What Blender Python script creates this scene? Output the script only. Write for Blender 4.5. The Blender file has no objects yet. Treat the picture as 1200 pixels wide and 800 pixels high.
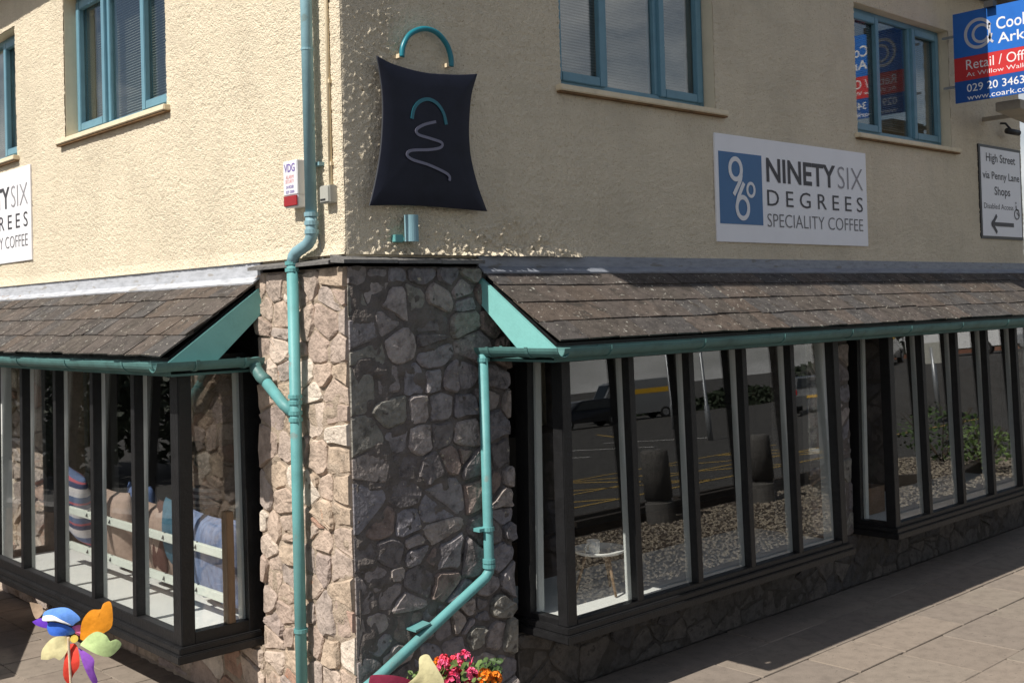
import bpy, bmesh, math, random
import numpy as np
from mathutils import Vector, Matrix
random.seed(7)
rng = np.random.default_rng(11)
SC = bpy.context.scene
COL = SC.collection
R = math.radians

# ------------------------------------------------------------------ camera
cam = bpy.data.cameras.new("camera")
camo = bpy.data.objects.new("camera", cam)
COL.objects.link(camo)
YAW, PITCH, ROLL = R(47.305), R(1.005), R(-1.607)
fw = Vector((math.cos(YAW)*math.cos(PITCH), math.sin(YAW)*math.cos(PITCH), math.sin(PITCH)))
rt = Vector((math.sin(YAW), -math.cos(YAW), 0))
up = rt.cross(fw)
r2 = rt*math.cos(ROLL) + up*math.sin(ROLL)
u2 = -rt*math.sin(ROLL) + up*math.cos(ROLL)
CAM = Vector((-3.604, -5.273, 2.5))
camo.matrix_world = Matrix(((r2.x, u2.x, -fw.x, CAM.x), (r2.y, u2.y, -fw.y, CAM.y), (r2.z, u2.z, -fw.z, CAM.z), (0, 0, 0, 1)))
cam.sensor_width = 36.0
cam.lens = 36.0*1316.64/1200.0
cam.shift_y = -(400.0-338.0)/1200.0
cam.clip_start = 0.05
cam.clip_end = 2000
SC.camera = camo

# ------------------------------------------------------------------ light
SUN = Vector((1.0, -0.009, -1.17)).normalized()      # the way the light travels
w = bpy.data.worlds.new("World")
SC.world = w
w.use_nodes = True
nt = w.node_tree
nt.nodes.clear()
sky = nt.nodes.new("ShaderNodeTexSky")
sky.sky_type = 'NISHITA'
sky.sun_disc = False
sky.sun_elevation = math.asin(-SUN.z)
sky.sun_rotation = math.atan2(-SUN.x, -SUN.y)
sky.air_density = 1.0
sky.dust_density = 1.6
sky.ozone_density = 1.0
tc = nt.nodes.new("ShaderNodeTexCoord")
mp = nt.nodes.new("ShaderNodeMapping")
mp.inputs['Scale'].default_value = (1, 1, 2.6)
cn = nt.nodes.new("ShaderNodeTexNoise")
cn.inputs['Scale'].default_value = 2.6
cn.inputs['Detail'].default_value = 7
cn.inputs['Roughness'].default_value = .6
cr = nt.nodes.new("ShaderNodeValToRGB")
cr.color_ramp.elements[0].position = .50
cr.color_ramp.elements[1].position = .72
cr.color_ramp.elements[0].color = (0, 0, 0, 1)
cr.color_ramp.elements[1].color = (.75, .75, .75, 1)
mx = nt.nodes.new("ShaderNodeMix")
mx.data_type = 'RGBA'
mx.inputs[7].default_value = (16.0, 15.7, 15.3, 1)
bg = nt.nodes.new("ShaderNodeBackground")
bg.inputs[1].default_value = 0.058
ow = nt.nodes.new("ShaderNodeOutputWorld")
nt.links.new(tc.outputs['Generated'], mp.inputs[0])
nt.links.new(mp.outputs[0], cn.inputs['Vector'])
sp = nt.nodes.new("ShaderNodeSeparateXYZ")
nt.links.new(tc.outputs['Generated'], sp.inputs[0])
ab = nt.nodes.new("ShaderNodeMath"); ab.operation = 'ABSOLUTE'; nt.links.new(sp.outputs[2], ab.inputs[0])
mr = nt.nodes.new("ShaderNodeMapRange"); mr.inputs[1].default_value = 0.0; mr.inputs[2].default_value = .32; mr.inputs[3].default_value = .17; mr.inputs[4].default_value = 0
nt.links.new(ab.outputs[0], mr.inputs[0])
ad = nt.nodes.new("ShaderNodeMath"); nt.links.new(cn.outputs['Fac'], ad.inputs[0]); nt.links.new(mr.outputs[0], ad.inputs[1])
nt.links.new(ad.outputs[0], cr.inputs[0])
nt.links.new(cr.outputs[0], mx.inputs[0])
nt.links.new(sky.outputs[0], mx.inputs[6])
nt.links.new(mx.outputs[2], bg.inputs[0])
nt.links.new(bg.outputs[0], ow.inputs[0])
sl = bpy.data.lights.new("sun", 'SUN')
sl.energy = 5.0
sl.angle = R(.5)
sl.color = (1.0, .945, .86)
so = bpy.data.objects.new("sun", sl)
COL.objects.link(so)
so.rotation_euler = SUN.to_track_quat('-Z', 'Y').to_euler()
so.location = (-20, 0, 25)
SC.view_settings.view_transform = 'Standard'
SC.view_settings.look = 'None'
SC.view_settings.gamma = 1
SC.view_settings.exposure = 0.17
SC.view_settings.use_curve_mapping = False

# ------------------------------------------------------------------ materials
MATS = {}
def nodes(m):
    return m.node_tree.nodes, m.node_tree.links
def ramp(n, stops):
    e = n.color_ramp.elements
    while len(e) > 1: e.remove(e[-1])
    for i, (p, c) in enumerate(stops):
        k = e[0] if i == 0 else e.new(p)
        k.position = p
        k.color = (*c, 1) if len(c) == 3 else c
def mat(name, col, rough=.6, var=.12, scale=8, bump=0., bscale=60, spec=.5, rnd=None, fleck=None, metal=0, coat=0, detail=5, bdist=.02, streak=None, stretch=None):
    """principled with noise variation; rnd = per object colour stops; fleck = (colour, scale, threshold)"""
    m = bpy.data.materials.new(name)
    m.use_nodes = True
    N, L = nodes(m)
    p = N['Principled BSDF']
    p.inputs['Roughness'].default_value = rough
    p.inputs['Specular IOR Level'].default_value = spec
    p.inputs['Metallic'].default_value = metal
    p.inputs['Coat Weight'].default_value = coat
    g = N.new('ShaderNodeNewGeometry')
    pos = g.outputs['Position']
    if stretch:
        mpn = N.new('ShaderNodeMapping')
        mpn.inputs['Scale'].default_value = stretch
        L.new(pos, mpn.inputs[0])
        pos = mpn.outputs[0]
    n = N.new('ShaderNodeTexNoise')
    n.inputs['Scale'].default_value = scale
    n.inputs['Detail'].default_value = detail
    n.inputs['Roughness'].default_value = .65
    L.new(pos, n.inputs['Vector'])
    r = N.new('ShaderNodeValToRGB')
    ramp(r, [(.28, (1-var*1.6,)*3), (.5, (1, 1, 1)), (.74, (1+var,)*3)])
    L.new(n.outputs['Fac'], r.inputs[0])
    mul = N.new('ShaderNodeMix'); mul.data_type = 'RGBA'; mul.blend_type = 'MULTIPLY'
    mul.inputs[0].default_value = 1
    mul.clamp_result = False
    if rnd:
        oi = N.new('ShaderNodeObjectInfo')
        rr = N.new('ShaderNodeValToRGB')
        ramp(rr, [(i/max(1, len(rnd)), c) for i, c in enumerate(rnd)])
        rr.color_ramp.interpolation = 'CONSTANT'
        L.new(oi.outputs['Random'], rr.inputs[0])
        L.new(rr.outputs[0], mul.inputs[6])
    else:
        mul.inputs[6].default_value = (*col, 1)
    L.new(r.outputs[0], mul.inputs[7])
    out = mul.outputs[2]
    for fk in (fleck if isinstance(fleck, list) else [fleck] if fleck else []):
        fc, fs, ft = fk
        fn = N.new('ShaderNodeTexNoise'); fn.inputs['Scale'].default_value = fs
        fn.inputs['Detail'].default_value = 3
        L.new(pos, fn.inputs['Vector'])
        fr = N.new('ShaderNodeValToRGB')
        ramp(fr, [(ft, (0, 0, 0)), (ft+.06, (1, 1, 1))])
        L.new(fn.outputs['Fac'], fr.inputs[0])
        fm = N.new('ShaderNodeMix'); fm.data_type = 'RGBA'
        fm.inputs[7].default_value = (*fc, 1)
        L.new(fr.outputs[0], fm.inputs[0]); L.new(out, fm.inputs[6])
        out = fm.outputs[2]
    if streak:      # vertical run-off marks
        sm = N.new('ShaderNodeMapping'); sm.inputs['Scale'].default_value = (7, 7, .55)
        L.new(g.outputs['Position'], sm.inputs[0])
        sn_ = N.new('ShaderNodeTexNoise'); sn_.inputs['Scale'].default_value = 1.0; sn_.inputs['Detail'].default_value = 6
        L.new(sm.outputs[0], sn_.inputs['Vector'])
        sr = N.new('ShaderNodeValToRGB'); ramp(sr, [(.50, (0, 0, 0)), (.78, (streak[1],)*3)])
        L.new(sn_.outputs['Fac'], sr.inputs[0])
        fm = N.new('ShaderNodeMix'); fm.data_type = 'RGBA'; fm.inputs[7].default_value = (*streak[0], 1)
        L.new(sr.outputs[0], fm.inputs[0]); L.new(out, fm.inputs[6]); out = fm.outputs[2]
    L.new(out, p.inputs['Base Color'])
    if bump:
        b = N.new('ShaderNodeBump'); b.inputs['Strength'].default_value = bump
        b.inputs['Distance'].default_value = bdist
        bn = N.new('ShaderNodeTexNoise'); bn.inputs['Scale'].default_value = bscale
        bn.inputs['Detail'].default_value = 4
        L.new(g.outputs['Position'], bn.inputs['Vector'])
        L.new(bn.outputs['Fac'], b.inputs['Height']); L.new(b.outputs[0], p.inputs['Normal'])
    MATS[name] = m
    return m

mat('render', (.78, .685, .525), .9, .085, 1.5, .85, 95, .2, fleck=[((.62, .51, .34), 75, .62), ((.45, .35, .22), 48, .70)], bdist=.020, streak=((.55, .47, .34), .18))
mat('rust_stain', (.20, .115, .05), .9, .3, 12)
mat('smooth_render', (.80, .70, .52), .8, .05, 6, .15, 40, .2)
mat('sill_stone', (.78, .68, .50), .8, .08, 10, .2, 60, .2)
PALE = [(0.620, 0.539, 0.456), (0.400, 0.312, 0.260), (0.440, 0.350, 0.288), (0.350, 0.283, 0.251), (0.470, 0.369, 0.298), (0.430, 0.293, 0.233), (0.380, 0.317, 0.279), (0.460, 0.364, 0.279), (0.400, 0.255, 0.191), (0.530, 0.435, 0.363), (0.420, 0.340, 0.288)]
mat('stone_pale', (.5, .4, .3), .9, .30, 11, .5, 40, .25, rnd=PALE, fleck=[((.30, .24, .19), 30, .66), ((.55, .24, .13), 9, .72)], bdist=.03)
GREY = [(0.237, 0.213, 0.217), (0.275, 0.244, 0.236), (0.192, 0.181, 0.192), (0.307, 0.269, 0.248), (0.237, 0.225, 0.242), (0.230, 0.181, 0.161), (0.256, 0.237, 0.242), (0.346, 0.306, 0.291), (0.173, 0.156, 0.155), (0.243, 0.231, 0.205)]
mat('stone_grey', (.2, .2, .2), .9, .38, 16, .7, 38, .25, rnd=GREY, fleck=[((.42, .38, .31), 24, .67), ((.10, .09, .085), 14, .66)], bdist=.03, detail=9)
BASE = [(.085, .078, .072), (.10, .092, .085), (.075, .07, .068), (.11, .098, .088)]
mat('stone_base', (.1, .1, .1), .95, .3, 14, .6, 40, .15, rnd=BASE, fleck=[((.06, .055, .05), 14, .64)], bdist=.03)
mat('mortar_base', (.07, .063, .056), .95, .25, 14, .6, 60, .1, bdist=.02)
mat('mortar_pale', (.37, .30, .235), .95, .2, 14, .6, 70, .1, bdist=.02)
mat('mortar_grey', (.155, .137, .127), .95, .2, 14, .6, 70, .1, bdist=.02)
SL = [(0.082, 0.073, 0.068), (0.091, 0.076, 0.067), (0.073, 0.063, 0.057), (0.101, 0.082, 0.070), (0.085, 0.072, 0.062), (0.097, 0.076, 0.062), (0.076, 0.070, 0.067)]
mat('slate', (.15, .13, .11), .85, .34, 12, .7, 80, .3, rnd=SL, fleck=[((.055, .047, .04), 9, .60), ((.34, .33, .29), 22, .665), ((.36, .34, .29), 42, .655), ((.22, .15, .08), 13, .76)], bdist=.010)
mat('slate_edge', (.16, .155, .15), .8, .2, 20, .5, 60, .3)
mat('lead_shaded', (.25, .27, .31), .5, .2, 7, .2, 30, .5, fleck=((.18, .18, .18), 5, .62), stretch=(1, 1, 5))  # darker copy of the lead, shade of the right wall put into its colour
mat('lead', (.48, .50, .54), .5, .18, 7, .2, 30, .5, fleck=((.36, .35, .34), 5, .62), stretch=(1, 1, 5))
mat('teal', (.125, .35, .355), .5, .14, 5, .06, 80, .4, fleck=((.17, .27, .26), 12, .66), detail=9, streak=((.13, .21, .20), .6))
mat('teal_fade', (.23, .40, .46), .55, .13, 5, .06, 80, .4, fleck=((.20, .30, .31), 12, .66), detail=9, streak=((.20, .28, .30), .6))
mat('teal_gutter', (.08, .185, .178), .5, .2, 6, .1, 50, .5)
mat('barge', (.22, .52, .50), .5, .05, 10, .08, 60, .4)
mat('win_paint', (.14, .29, .37), .4, .07, 9, .05, 60, .5)
mat('black_paint', (.013, .013, .014), .45, .25, 14, .2, 60, .4, fleck=((.06, .06, .058), 60, .76))
mat('white_paint', (.62, .64, .63), .45, .05, 5, 0, 60, .4)
mat('shelf_white', (.84, .84, .82), .55, .03, 4, 0, 60, .4)
mat('rail_paint', (.72, .76, .70), .55, .05, 9, 0, 60, .4)
mat('blind', (.52, .51, .46), .6, .05, 5)
mat('room_wall', (.42, .42, .38), .9, .06, 3)
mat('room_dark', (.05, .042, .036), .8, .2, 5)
mat('floor_wood', (.20, .13, .08), .5, .25, 7)
mat('pillar_wood', (.24, .155, .09), .6, .2, 8, .2, 60, stretch=(8, 8, 1))
mat('sign_white', (.86, .86, .89), .35, .02, 4)
mat('sign_navy', (.012, .014, .026), .5, .25, 5, .05, 20, .25)
mat('sign_edge', (.05, .053, .06), .5, .1, 9)
mat('sign_blue', (.022, .135, .33), .35, .04, 4)
mat('print_dark', (.05, .048, .055), .5, .05)
mat('print_mid', (.15, .145, .155), .5, .05)
mat('print_light', (.30, .29, .31), .5, .05)
mat('print_lilac', (.17, .17, .24), .4, .03)
mat('print_teal', (.012, .15, .20), .4, .03)
mat('handle_teal', (.012, .20, .26), .35, .04)
mat('board_blue', (.012, .085, .34), .4, .05)
mat('board_royal', (.018, .15, .56), .4, .05)
mat('board_red', (.58, .035, .04), .4, .05)
mat('board_white', (.80, .80, .82), .4, .02)
mat('logo_grey', (.55, .56, .62), .4, .02)
mat('alarm_white', (.80, .80, .83), .35, .03)
mat('alarm_red', (.34, .015, .02), .25, .1)
mat('print_purple', (.20, .14, .42), .5)
mat('print_pink', (.72, .28, .28), .5)
mat('grey_plastic', (.42, .42, .38), .5, .06)
mat('conduit', (.74, .62, .43), .5, .06)
mat('beige_box', (.40, .35, .27), .6, .1)
mat('black_plastic', (.02, .02, .021), .4, .1)
SLAB = [(0.243, 0.203, 0.168), (0.257, 0.217, 0.179), (0.232, 0.196, 0.165), (0.264, 0.220, 0.181), (0.246, 0.210, 0.174)]
mat('slab', (.3, .25, .2), .92, .14, 9, .5, 120, .2, rnd=SLAB, fleck=[((.17, .145, .12), 30, .64), ((.09, .08, .07), 21, .715), ((.31, .275, .22), 6, .74)], bdist=.006, detail=9)
mat('joint', (.15, .13, .11), .95, .2, 20, .4, 90, .1)
mat('asphalt', (.072, .070, .067), .92, .16, 3, .5, 160, .25, fleck=((.16, .15, .14), 70, .66), bdist=.006, detail=9)
mat('yellow_line', (.42, .28, .07), .8, .25, 9)
mat('white_line', (.62, .62, .60), .8, .2, 9)
mat('pebble', (.36, .31, .24), .85, .2, 20, fleck=None)
mat('pebble_dark', (.17, .15, .13), .85, .2, 20)
mat('soil', (.05, .035, .025), .95, .3, 20, .6, 60)
mat('timber_dark', (.045, .036, .028), .85, .3, 9, .4, 50)
mat('timber', (.20, .12, .07), .8, .25, 9, .3, 50, stretch=(2, 2, 9))
mat('bollard', (.11, .105, .10), .9, .25, 12, .6, 60)
mat('galv', (.36, .38, .40), .4, .1, 12, metal=.6)
mat('garden_wall', (.66, .60, .40), .9, .1, 5, .3, 60)
mat('car_grey', (.10, .105, .11), .3, .05, 3, coat=.6)
mat('car_black', (.012, .012, .014), .25, .05, 3, coat=.6)
mat('van_white', (.78, .79, .80), .35, .03, 3, coat=.4)
mat('van_yellow', (.72, .42, .03), .4, .03)
mat('car_glass', (.015, .018, .02), .08, .05, 3)
mat('tyre', (.012, .012, .012), .8, .1)
mat('rim', (.45, .46, .47), .3, .05, metal=.8)
mat('tail_red', (.45, .01, .012), .25, .05)
mat('leaf', (.055, .105, .025), .6, .35, 30, rnd=None)
mat('leaf_light', (.12, .19, .05), .6, .35, 30)
mat('leaf_dark', (.018, .032, .012), .7, .4, 20)
mat('bark', (.08, .055, .035), .9, .3, 14, .6, 50)
mat('pink_flower', (.88, .12, .26), .6, .25, 50)
mat('red_flower', (.80, .07, .12), .6, .25, 50)
mat('orange_flower', (.85, .25, .01), .6, .25, 50)
mat('terracotta', (.32, .13, .07), .85, .15, 9)
mat('skin', (.26, .14, .095), .55, .08, 14)
mat('hair', (.025, .016, .011), .6, .3, 40)
mat('trousers', (.03, .035, .05), .8, .15, 30)
mat('brick', (.26, .12, .08), .9, .25, 12, .5, 60, rnd=[(.26, .12, .08), (.22, .11, .075), (.30, .15, .10)])
mat('c_pink', (.42, .31, .26), .9, .12, 30, .3, 180, .1)
mat('c_blue', (.10, .15, .30), .9, .15, 30, .3, 180, .1)
mat('c_denim', (.17, .22, .36), .9, .25, 26, .3, 180, .1, stretch=(1, 1, .3))
mat('c_teal', (.07, .16, .23), .9, .12, 30, .3, 180, .1)
mat('c_brown', (.10, .05, .045), .9, .12, 30, .3, 180, .1)
for nm, c in dict(p_orange=(.80, .30, .02), p_green=(.58, .74, .34), p_blue=(.05, .16, .66), p_sky=(.14, .32, .80), p_white=(.85, .85, .85),
                  p_violet=(.16, .05, .55), p_beige=(.62, .46, .32), p_pink=(.78, .20, .48), p_cream=(.83, .75, .42), p_red=(.78, .07, .045),
                  p_purple=(.30, .10, .55), p_maroon=(.20, .02, .05), p_khaki=(.66, .60, .34), p_yellow=(.82, .62, .12), p_stick=(.72, .58, .42)).items():
    mat(nm, c, .6, .12, 30, .12, 40, .25)

def stripes(name, stops, scale, axis):
    m = bpy.data.materials.new(name); m.use_nodes = True
    N, L = nodes(m)
    p = N['Principled BSDF']; p.inputs['Roughness'].default_value = .9
    t = N.new('ShaderNodeTexCoord'); s = N.new('ShaderNodeSeparateXYZ')
    L.new(t.outputs['Object'], s.inputs[0])
    a = N.new('ShaderNodeMath'); a.operation = 'MULTIPLY'; a.inputs[1].default_value = scale
    L.new(s.outputs[axis], a.inputs[0])
    f = N.new('ShaderNodeMath'); f.operation = 'FRACT'; L.new(a.outputs[0], f.inputs[0])
    r = N.new('ShaderNodeValToRGB'); ramp(r, stops); r.color_ramp.interpolation = 'CONSTANT'
    L.new(f.outputs[0], r.inputs[0]); L.new(r.outputs[0], p.inputs['Base Color'])
    MATS[name] = m
stripes('c_stripe', [(0, (.62, .58, .60)), (.2, (.05, .06, .13)), (.42, (.40, .10, .13)), (.52, (.10, .14, .26)), (.8, (.56, .54, .58))], 5.5, 2)
stripes('shirt', [(0, (.30, .31, .33)), (.5, (.03, .035, .06))], 22, 2)

def glass_mat(name, ior, tint, rough=0.0):
    m = bpy.data.materials.new(name); m.use_nodes = True
    N, L = nodes(m); N.remove(N['Principled BSDF'])
    out = N['Material Output']
    geo = N.new('ShaderNodeNewGeometry')
    sel = N.new('ShaderNodeMix'); sel.data_type = 'FLOAT'
    sel.inputs[2].default_value = ior; sel.inputs[3].default_value = 1/ior
    L.new(geo.outputs['Backfacing'], sel.inputs[0])
    fr = N.new('ShaderNodeFresnel'); L.new(sel.outputs[0], fr.inputs['IOR'])
    tr = N.new('ShaderNodeBsdfTransparent'); tr.inputs[0].default_value = (*tint, 1)
    gl = N.new('ShaderNodeBsdfGlossy'); gl.inputs['Roughness'].default_value = rough
    gl.inputs['Color'].default_value = (1, 1, 1, 1)
    mixs = N.new('ShaderNodeMixShader')
    L.new(fr.outputs[0], mixs.inputs[0]); L.new(tr.outputs[0], mixs.inputs[1]); L.new(gl.outputs[0], mixs.inputs[2])
    L.new(mixs.outputs[0], out.inputs['Surface'])
    MATS[name] = m
glass_mat('glass', 1.78, (.96, .97, .965))
glass_mat('glass_upper', 2.15, (.80, .83, .82))

# ------------------------------------------------------------------ mesh helpers
class MB:
    def __init__(s):
        s.v = []; s.f = []; s.mi = []; s.cur = 0
    def add(s, vs, fs):
        o = len(s.v)
        s.v += [tuple(map(float, p)) for p in vs]
        s.f += [tuple(i+o for i in f) for f in fs]
        s.mi += [s.cur]*len(fs)
        return s
    def hexa(s, p):   # p: 8 corners, bottom loop 0-3, top loop 4-7
        return s.add(p, [(0, 3, 2, 1), (4, 5, 6, 7), (0, 1, 5, 4), (1, 2, 6, 5), (2, 3, 7, 6), (3, 0, 4, 7)])
    def box(s, a, b):
        x0, y0, z0 = a; x1, y1, z1 = b
        return s.hexa([(x0, y0, z0), (x1, y0, z0), (x1, y1, z0), (x0, y1, z0), (x0, y0, z1), (x1, y0, z1), (x1, y1, z1), (x0, y1, z1)])
    def tube(s, path, r, n=12, cap=True, sx=1.0, sy=1.0):
        path = [Vector(p) for p in path]
        rs = r if isinstance(r, (list, tuple)) else [r]*len(path)
        prev = None; base = len(s.v); V = []
        for i, p in enumerate(path):
            if i == 0: t = path[1]-p
            elif i == len(path)-1: t = p-path[i-1]
            else: t = (p-path[i-1]).normalized()+(path[i+1]-p).normalized()
            t.normalize()
            if prev is None:
                a = Vector((0, 0, 1)) if abs(t.z) < .9 else Vector((1, 0, 0))
                x = t.cross(a).normalized()
            else:
                x = (prev-t*prev.dot(t)).normalized()
            prev = x; y = t.cross(x)
            for k in range(n):
                an = 2*math.pi*k/n
                V.append(p+x*math.cos(an)*rs[i]*sx+y*math.sin(an)*rs[i]*sy)
        F = []
        for i in range(len(path)-1):
            for k in range(n):
                F.append((i*n+k, i*n+(k+1) % n, (i+1)*n+(k+1) % n, (i+1)*n+k))
        if cap:
            F.append(tuple(range(n))[::-1]); F.append(tuple((len(path)-1)*n+k for k in range(n)))
        return s.add(V, F)
    def ext(s, loop, d):   # extrude a planar loop of points by vector d
        n = len(loop); d = Vector(d)
        V = [Vector(p) for p in loop]+[Vector(p)+d for p in loop]
        F = [tuple(range(n))[::-1], tuple(range(n, 2*n))]+[(i, (i+1) % n, n+(i+1) % n, n+i) for i in range(n)]
        return s.add(V, F)
    def lathe(s, c, prof, n=20):   # prof: (radius, z)
        V = []; F = []
        for r, z in prof:
            for k in range(n):
                a = 2*math.pi*k/n; V.append((c[0]+r*math.cos(a), c[1]+r*math.sin(a), c[2]+z))
        for i in range(len(prof)-1):
            for k in range(n): F.append((i*n+k, i*n+(k+1) % n, (i+1)*n+(k+1) % n, (i+1)*n+k))
        F.append(tuple(range(n))[::-1]); F.append(tuple((len(prof)-1)*n+k for k in range(n)))
        return s.add(V, F)
    def ball(s, c, r, n=10, m=7, sc=(1, 1, 1)):
        V = []; F = []
        for i in range(m+1):
            th = math.pi*i/m
            for k in range(n):
                a = 2*math.pi*k/n
                V.append((c[0]+r*sc[0]*math.sin(th)*math.cos(a), c[1]+r*sc[1]*math.sin(th)*math.sin(a), c[2]+r*sc[2]*math.cos(th)))
        for i in range(m):
            for k in range(n): F.append((i*n+k, (i+1)*n+k, (i+1)*n+(k+1) % n, i*n+(k+1) % n))
        return s.add(V, F)
    def build(s, name, m, parent=None, smooth=False, bevel=0, recalc=True):
        me = bpy.data.meshes.new(name)
        me.from_pydata(s.v, [], s.f)
        for x in (m if isinstance(m, (list, tuple)) else [m]): me.materials.append(MATS[x])
        if len(me.materials) > 1: me.polygons.foreach_set('material_index', s.mi)
        if recalc or bevel:
            b = bmesh.new(); b.from_mesh(me)
            if bevel:
                bmesh.ops.bevel(b, geom=[e for e in b.edges if len(e.link_faces) == 2 and e.calc_face_angle(0) > .6], offset=bevel, segments=2, affect='EDGES', clamp_overlap=True)
            if recalc: bmesh.ops.recalc_face_normals(b, faces=b.faces)
            b.to_mesh(me); b.free()
        if smooth: me.shade_smooth()
        if smooth == 'auto': me.set_sharp_from_angle(angle=R(38))
        return link(name, me, parent)
def link(name, me, parent=None):
    o = bpy.data.objects.new(name, me); COL.objects.link(o)
    if parent: setpar(o, parent)
    return o
def setpar(o, parent):
    o.parent = parent
    o.matrix_parent_inverse = world_of(parent).inverted()
def world_of(o):
    m = o.matrix_basis.copy()
    if o.parent: m = world_of(o.parent) @ o.matrix_parent_inverse @ m
    return m
def tag(o, label=None, cat=None, group=None, kind=None):
    if label: o['label'] = label
    if cat: o['category'] = cat
    if group: o['group'] = group
    if kind: o['kind'] = kind
    return o
def thing(name, loc, label, cat, group=None):
    o = bpy.data.objects.new(name, None); COL.objects.link(o)
    o.location = loc; o.empty_display_size = .2
    return tag(o, label, cat, group)
def copy_tree(o, parent=None):
    c = o.copy(); COL.objects.link(c)
    if parent:
        c.parent = parent; c.matrix_parent_inverse = o.matrix_parent_inverse.copy()
    for ch in list(o.children): copy_tree(ch, c)
    return c

def RW(u, d, z): return Vector((u, d, z))        # right hand wall: u along +x, d into the building
def LW(u, d, z): return Vector((d, u, z))        # left hand wall: u along +y
def bx(mb, W, u0, u1, d0, d1, z0, z1):
    return mb.hexa([W(u0, d0, z0), W(u1, d0, z0), W(u1, d1, z0), W(u0, d1, z0), W(u0, d0, z1), W(u1, d0, z1), W(u1, d1, z1), W(u0, d1, z1)])

def text_obj(name, body, W, box, m, parent, off=0.0, d=-.03, letters=False):
    """flat lettering fitted to box (u0,u1,z0,z1) on plane d of frame W"""
    cu = bpy.data.curves.new(name, 'FONT'); cu.body = body; cu.size = 1; cu.offset = off; cu.resolution_u = 3
    to = bpy.data.objects.new(name, cu); COL.objects.link(to)
    dg = bpy.context.evaluated_depsgraph_get()
    me = bpy.data.meshes.new_from_object(to.evaluated_get(dg))
    bpy.data.objects.remove(to); bpy.data.curves.remove(cu)
    n = len(me.vertices); co = np.empty(n*3); me.vertices.foreach_get('co', co); co = co.reshape(-1, 3)
    lo = co.min(0); hi = co.max(0)
    u0, u1, z0, z1 = box
    P = []
    for c in co:
        a = (c[0]-lo[0])/(hi[0]-lo[0]); b = (c[1]-lo[1])/(hi[1]-lo[1])
        P.append(tuple(W(u0+(u1-u0)*a, d, z0+(z1-z0)*b)))
    polys = [tuple(p.vertices) for p in me.polygons]
    bpy.data.meshes.remove(me)
    def emit(nm, ps):
        ids = sorted({i for p in ps for i in p}); ix = {v_: k for k, v_ in enumerate(ids)}
        mesh = bpy.data.meshes.new(nm)
        mesh.from_pydata([P[i] for i in ids], [], [tuple(ix[i] for i in p) for p in ps])
        mesh.materials.append(MATS[m])
        return link(nm, mesh, parent)
    if not letters:
        return tag(emit(name, polys), kind='stuff')
    par_ = list(range(n))                    # big lettering: one object per letter
    def find(i):
        while par_[i] != i: par_[i] = par_[par_[i]]; i = par_[i]
        return i
    for p in polys:
        for q_ in p[1:]: par_[find(q_)] = find(p[0])
    comp = {}
    for p in polys: comp.setdefault(find(p[0]), []).append(p)
    items = sorted(([min(co[i][0] for p in ps for i in p), max(co[i][0] for p in ps for i in p), ps] for ps in comp.values()), key=lambda t_: t_[0])
    out = []
    for a, b, ps in items:
        if out and a < out[-1][1]-.3*(b-a): out[-1][1] = max(out[-1][1], b); out[-1][2] = out[-1][2]+ps
        else: out.append([a, b, ps])
    for a, b, ps in out: emit('letter', ps)

def spline(pts, n=6):
    P = [Vector(p) for p in pts]; out = []
    for i in range(len(P)-1):
        p0 = P[max(i-1, 0)]; p1 = P[i]; p2 = P[i+1]; p3 = P[min(i+2, len(P)-1)]
        for k in range(n):
            t = k/n
            out.append(.5*((2*p1)+(-p0+p2)*t+(2*p0-5*p1+4*p2-p3)*t*t+(-p0+3*p1-3*p2+p3)*t**3))
    out.append(P[-1]); return out
def ribbon(name, W, pts, width, d, m, parent, n=6, th=.003, closed=False):
    """flat printed band following (u,z) points"""
    P = spline([(a, b, 0) for a, b in pts], n)
    mb = MB(); L = []; Rr = []
    for i, p in enumerate(P):
        t = (P[min(i+1, len(P)-1)]-P[max(i-1, 0)])
        if closed and (i == 0 or i == len(P)-1): t = P[1]-P[-2]
        t.normalize(); q = Vector((-t.y, t.x, 0))*width/2
        L.append(p+q); Rr.append(p-q)
    V = []
    for dd in (d-th, d):
        for a in L: V.append(W(a.x, dd, a.y))
        for a in Rr: V.append(W(a.x, dd, a.y))
    k = len(P); F = []
    for i in range(k-1):
        F += [(i, i+1, k+i+1, k+i), (2*k+i, 3*k+i, 3*k+i+1, 2*k+i+1), (i, 2*k+i, 2*k+i+1, i+1), (k+i, k+i+1, 3*k+i+1, 3*k+i)]
    F += [(0, k, 3*k, 2*k), (k-1, 3*k-1, 4*k-1, 2*k-1)]
    mb.add(V, F)
    return mb.build(name, m, parent)

# ------------------------------------------------------------------ value noise
def vnoise(U, Z, cell, seed):
    g = np.random.default_rng(seed).random((512, 512))
    x = U/cell; y = Z/cell
    xi = np.floor(x).astype(int); yi = np.floor(y).astype(int)
    fx = x-xi; fy = y-yi
    fx = fx*fx*(3-2*fx); fy = fy*fy*(3-2*fy)
    a = g[xi % 512, yi % 512]; b = g[(xi+1) % 512, yi % 512]; c = g[xi % 512, (yi+1) % 512]; d = g[(xi+1) % 512, (yi+1) % 512]
    return (a*(1-fx)+b*fx)*(1-fy)+(c*(1-fx)+d*fx)*fy

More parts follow.
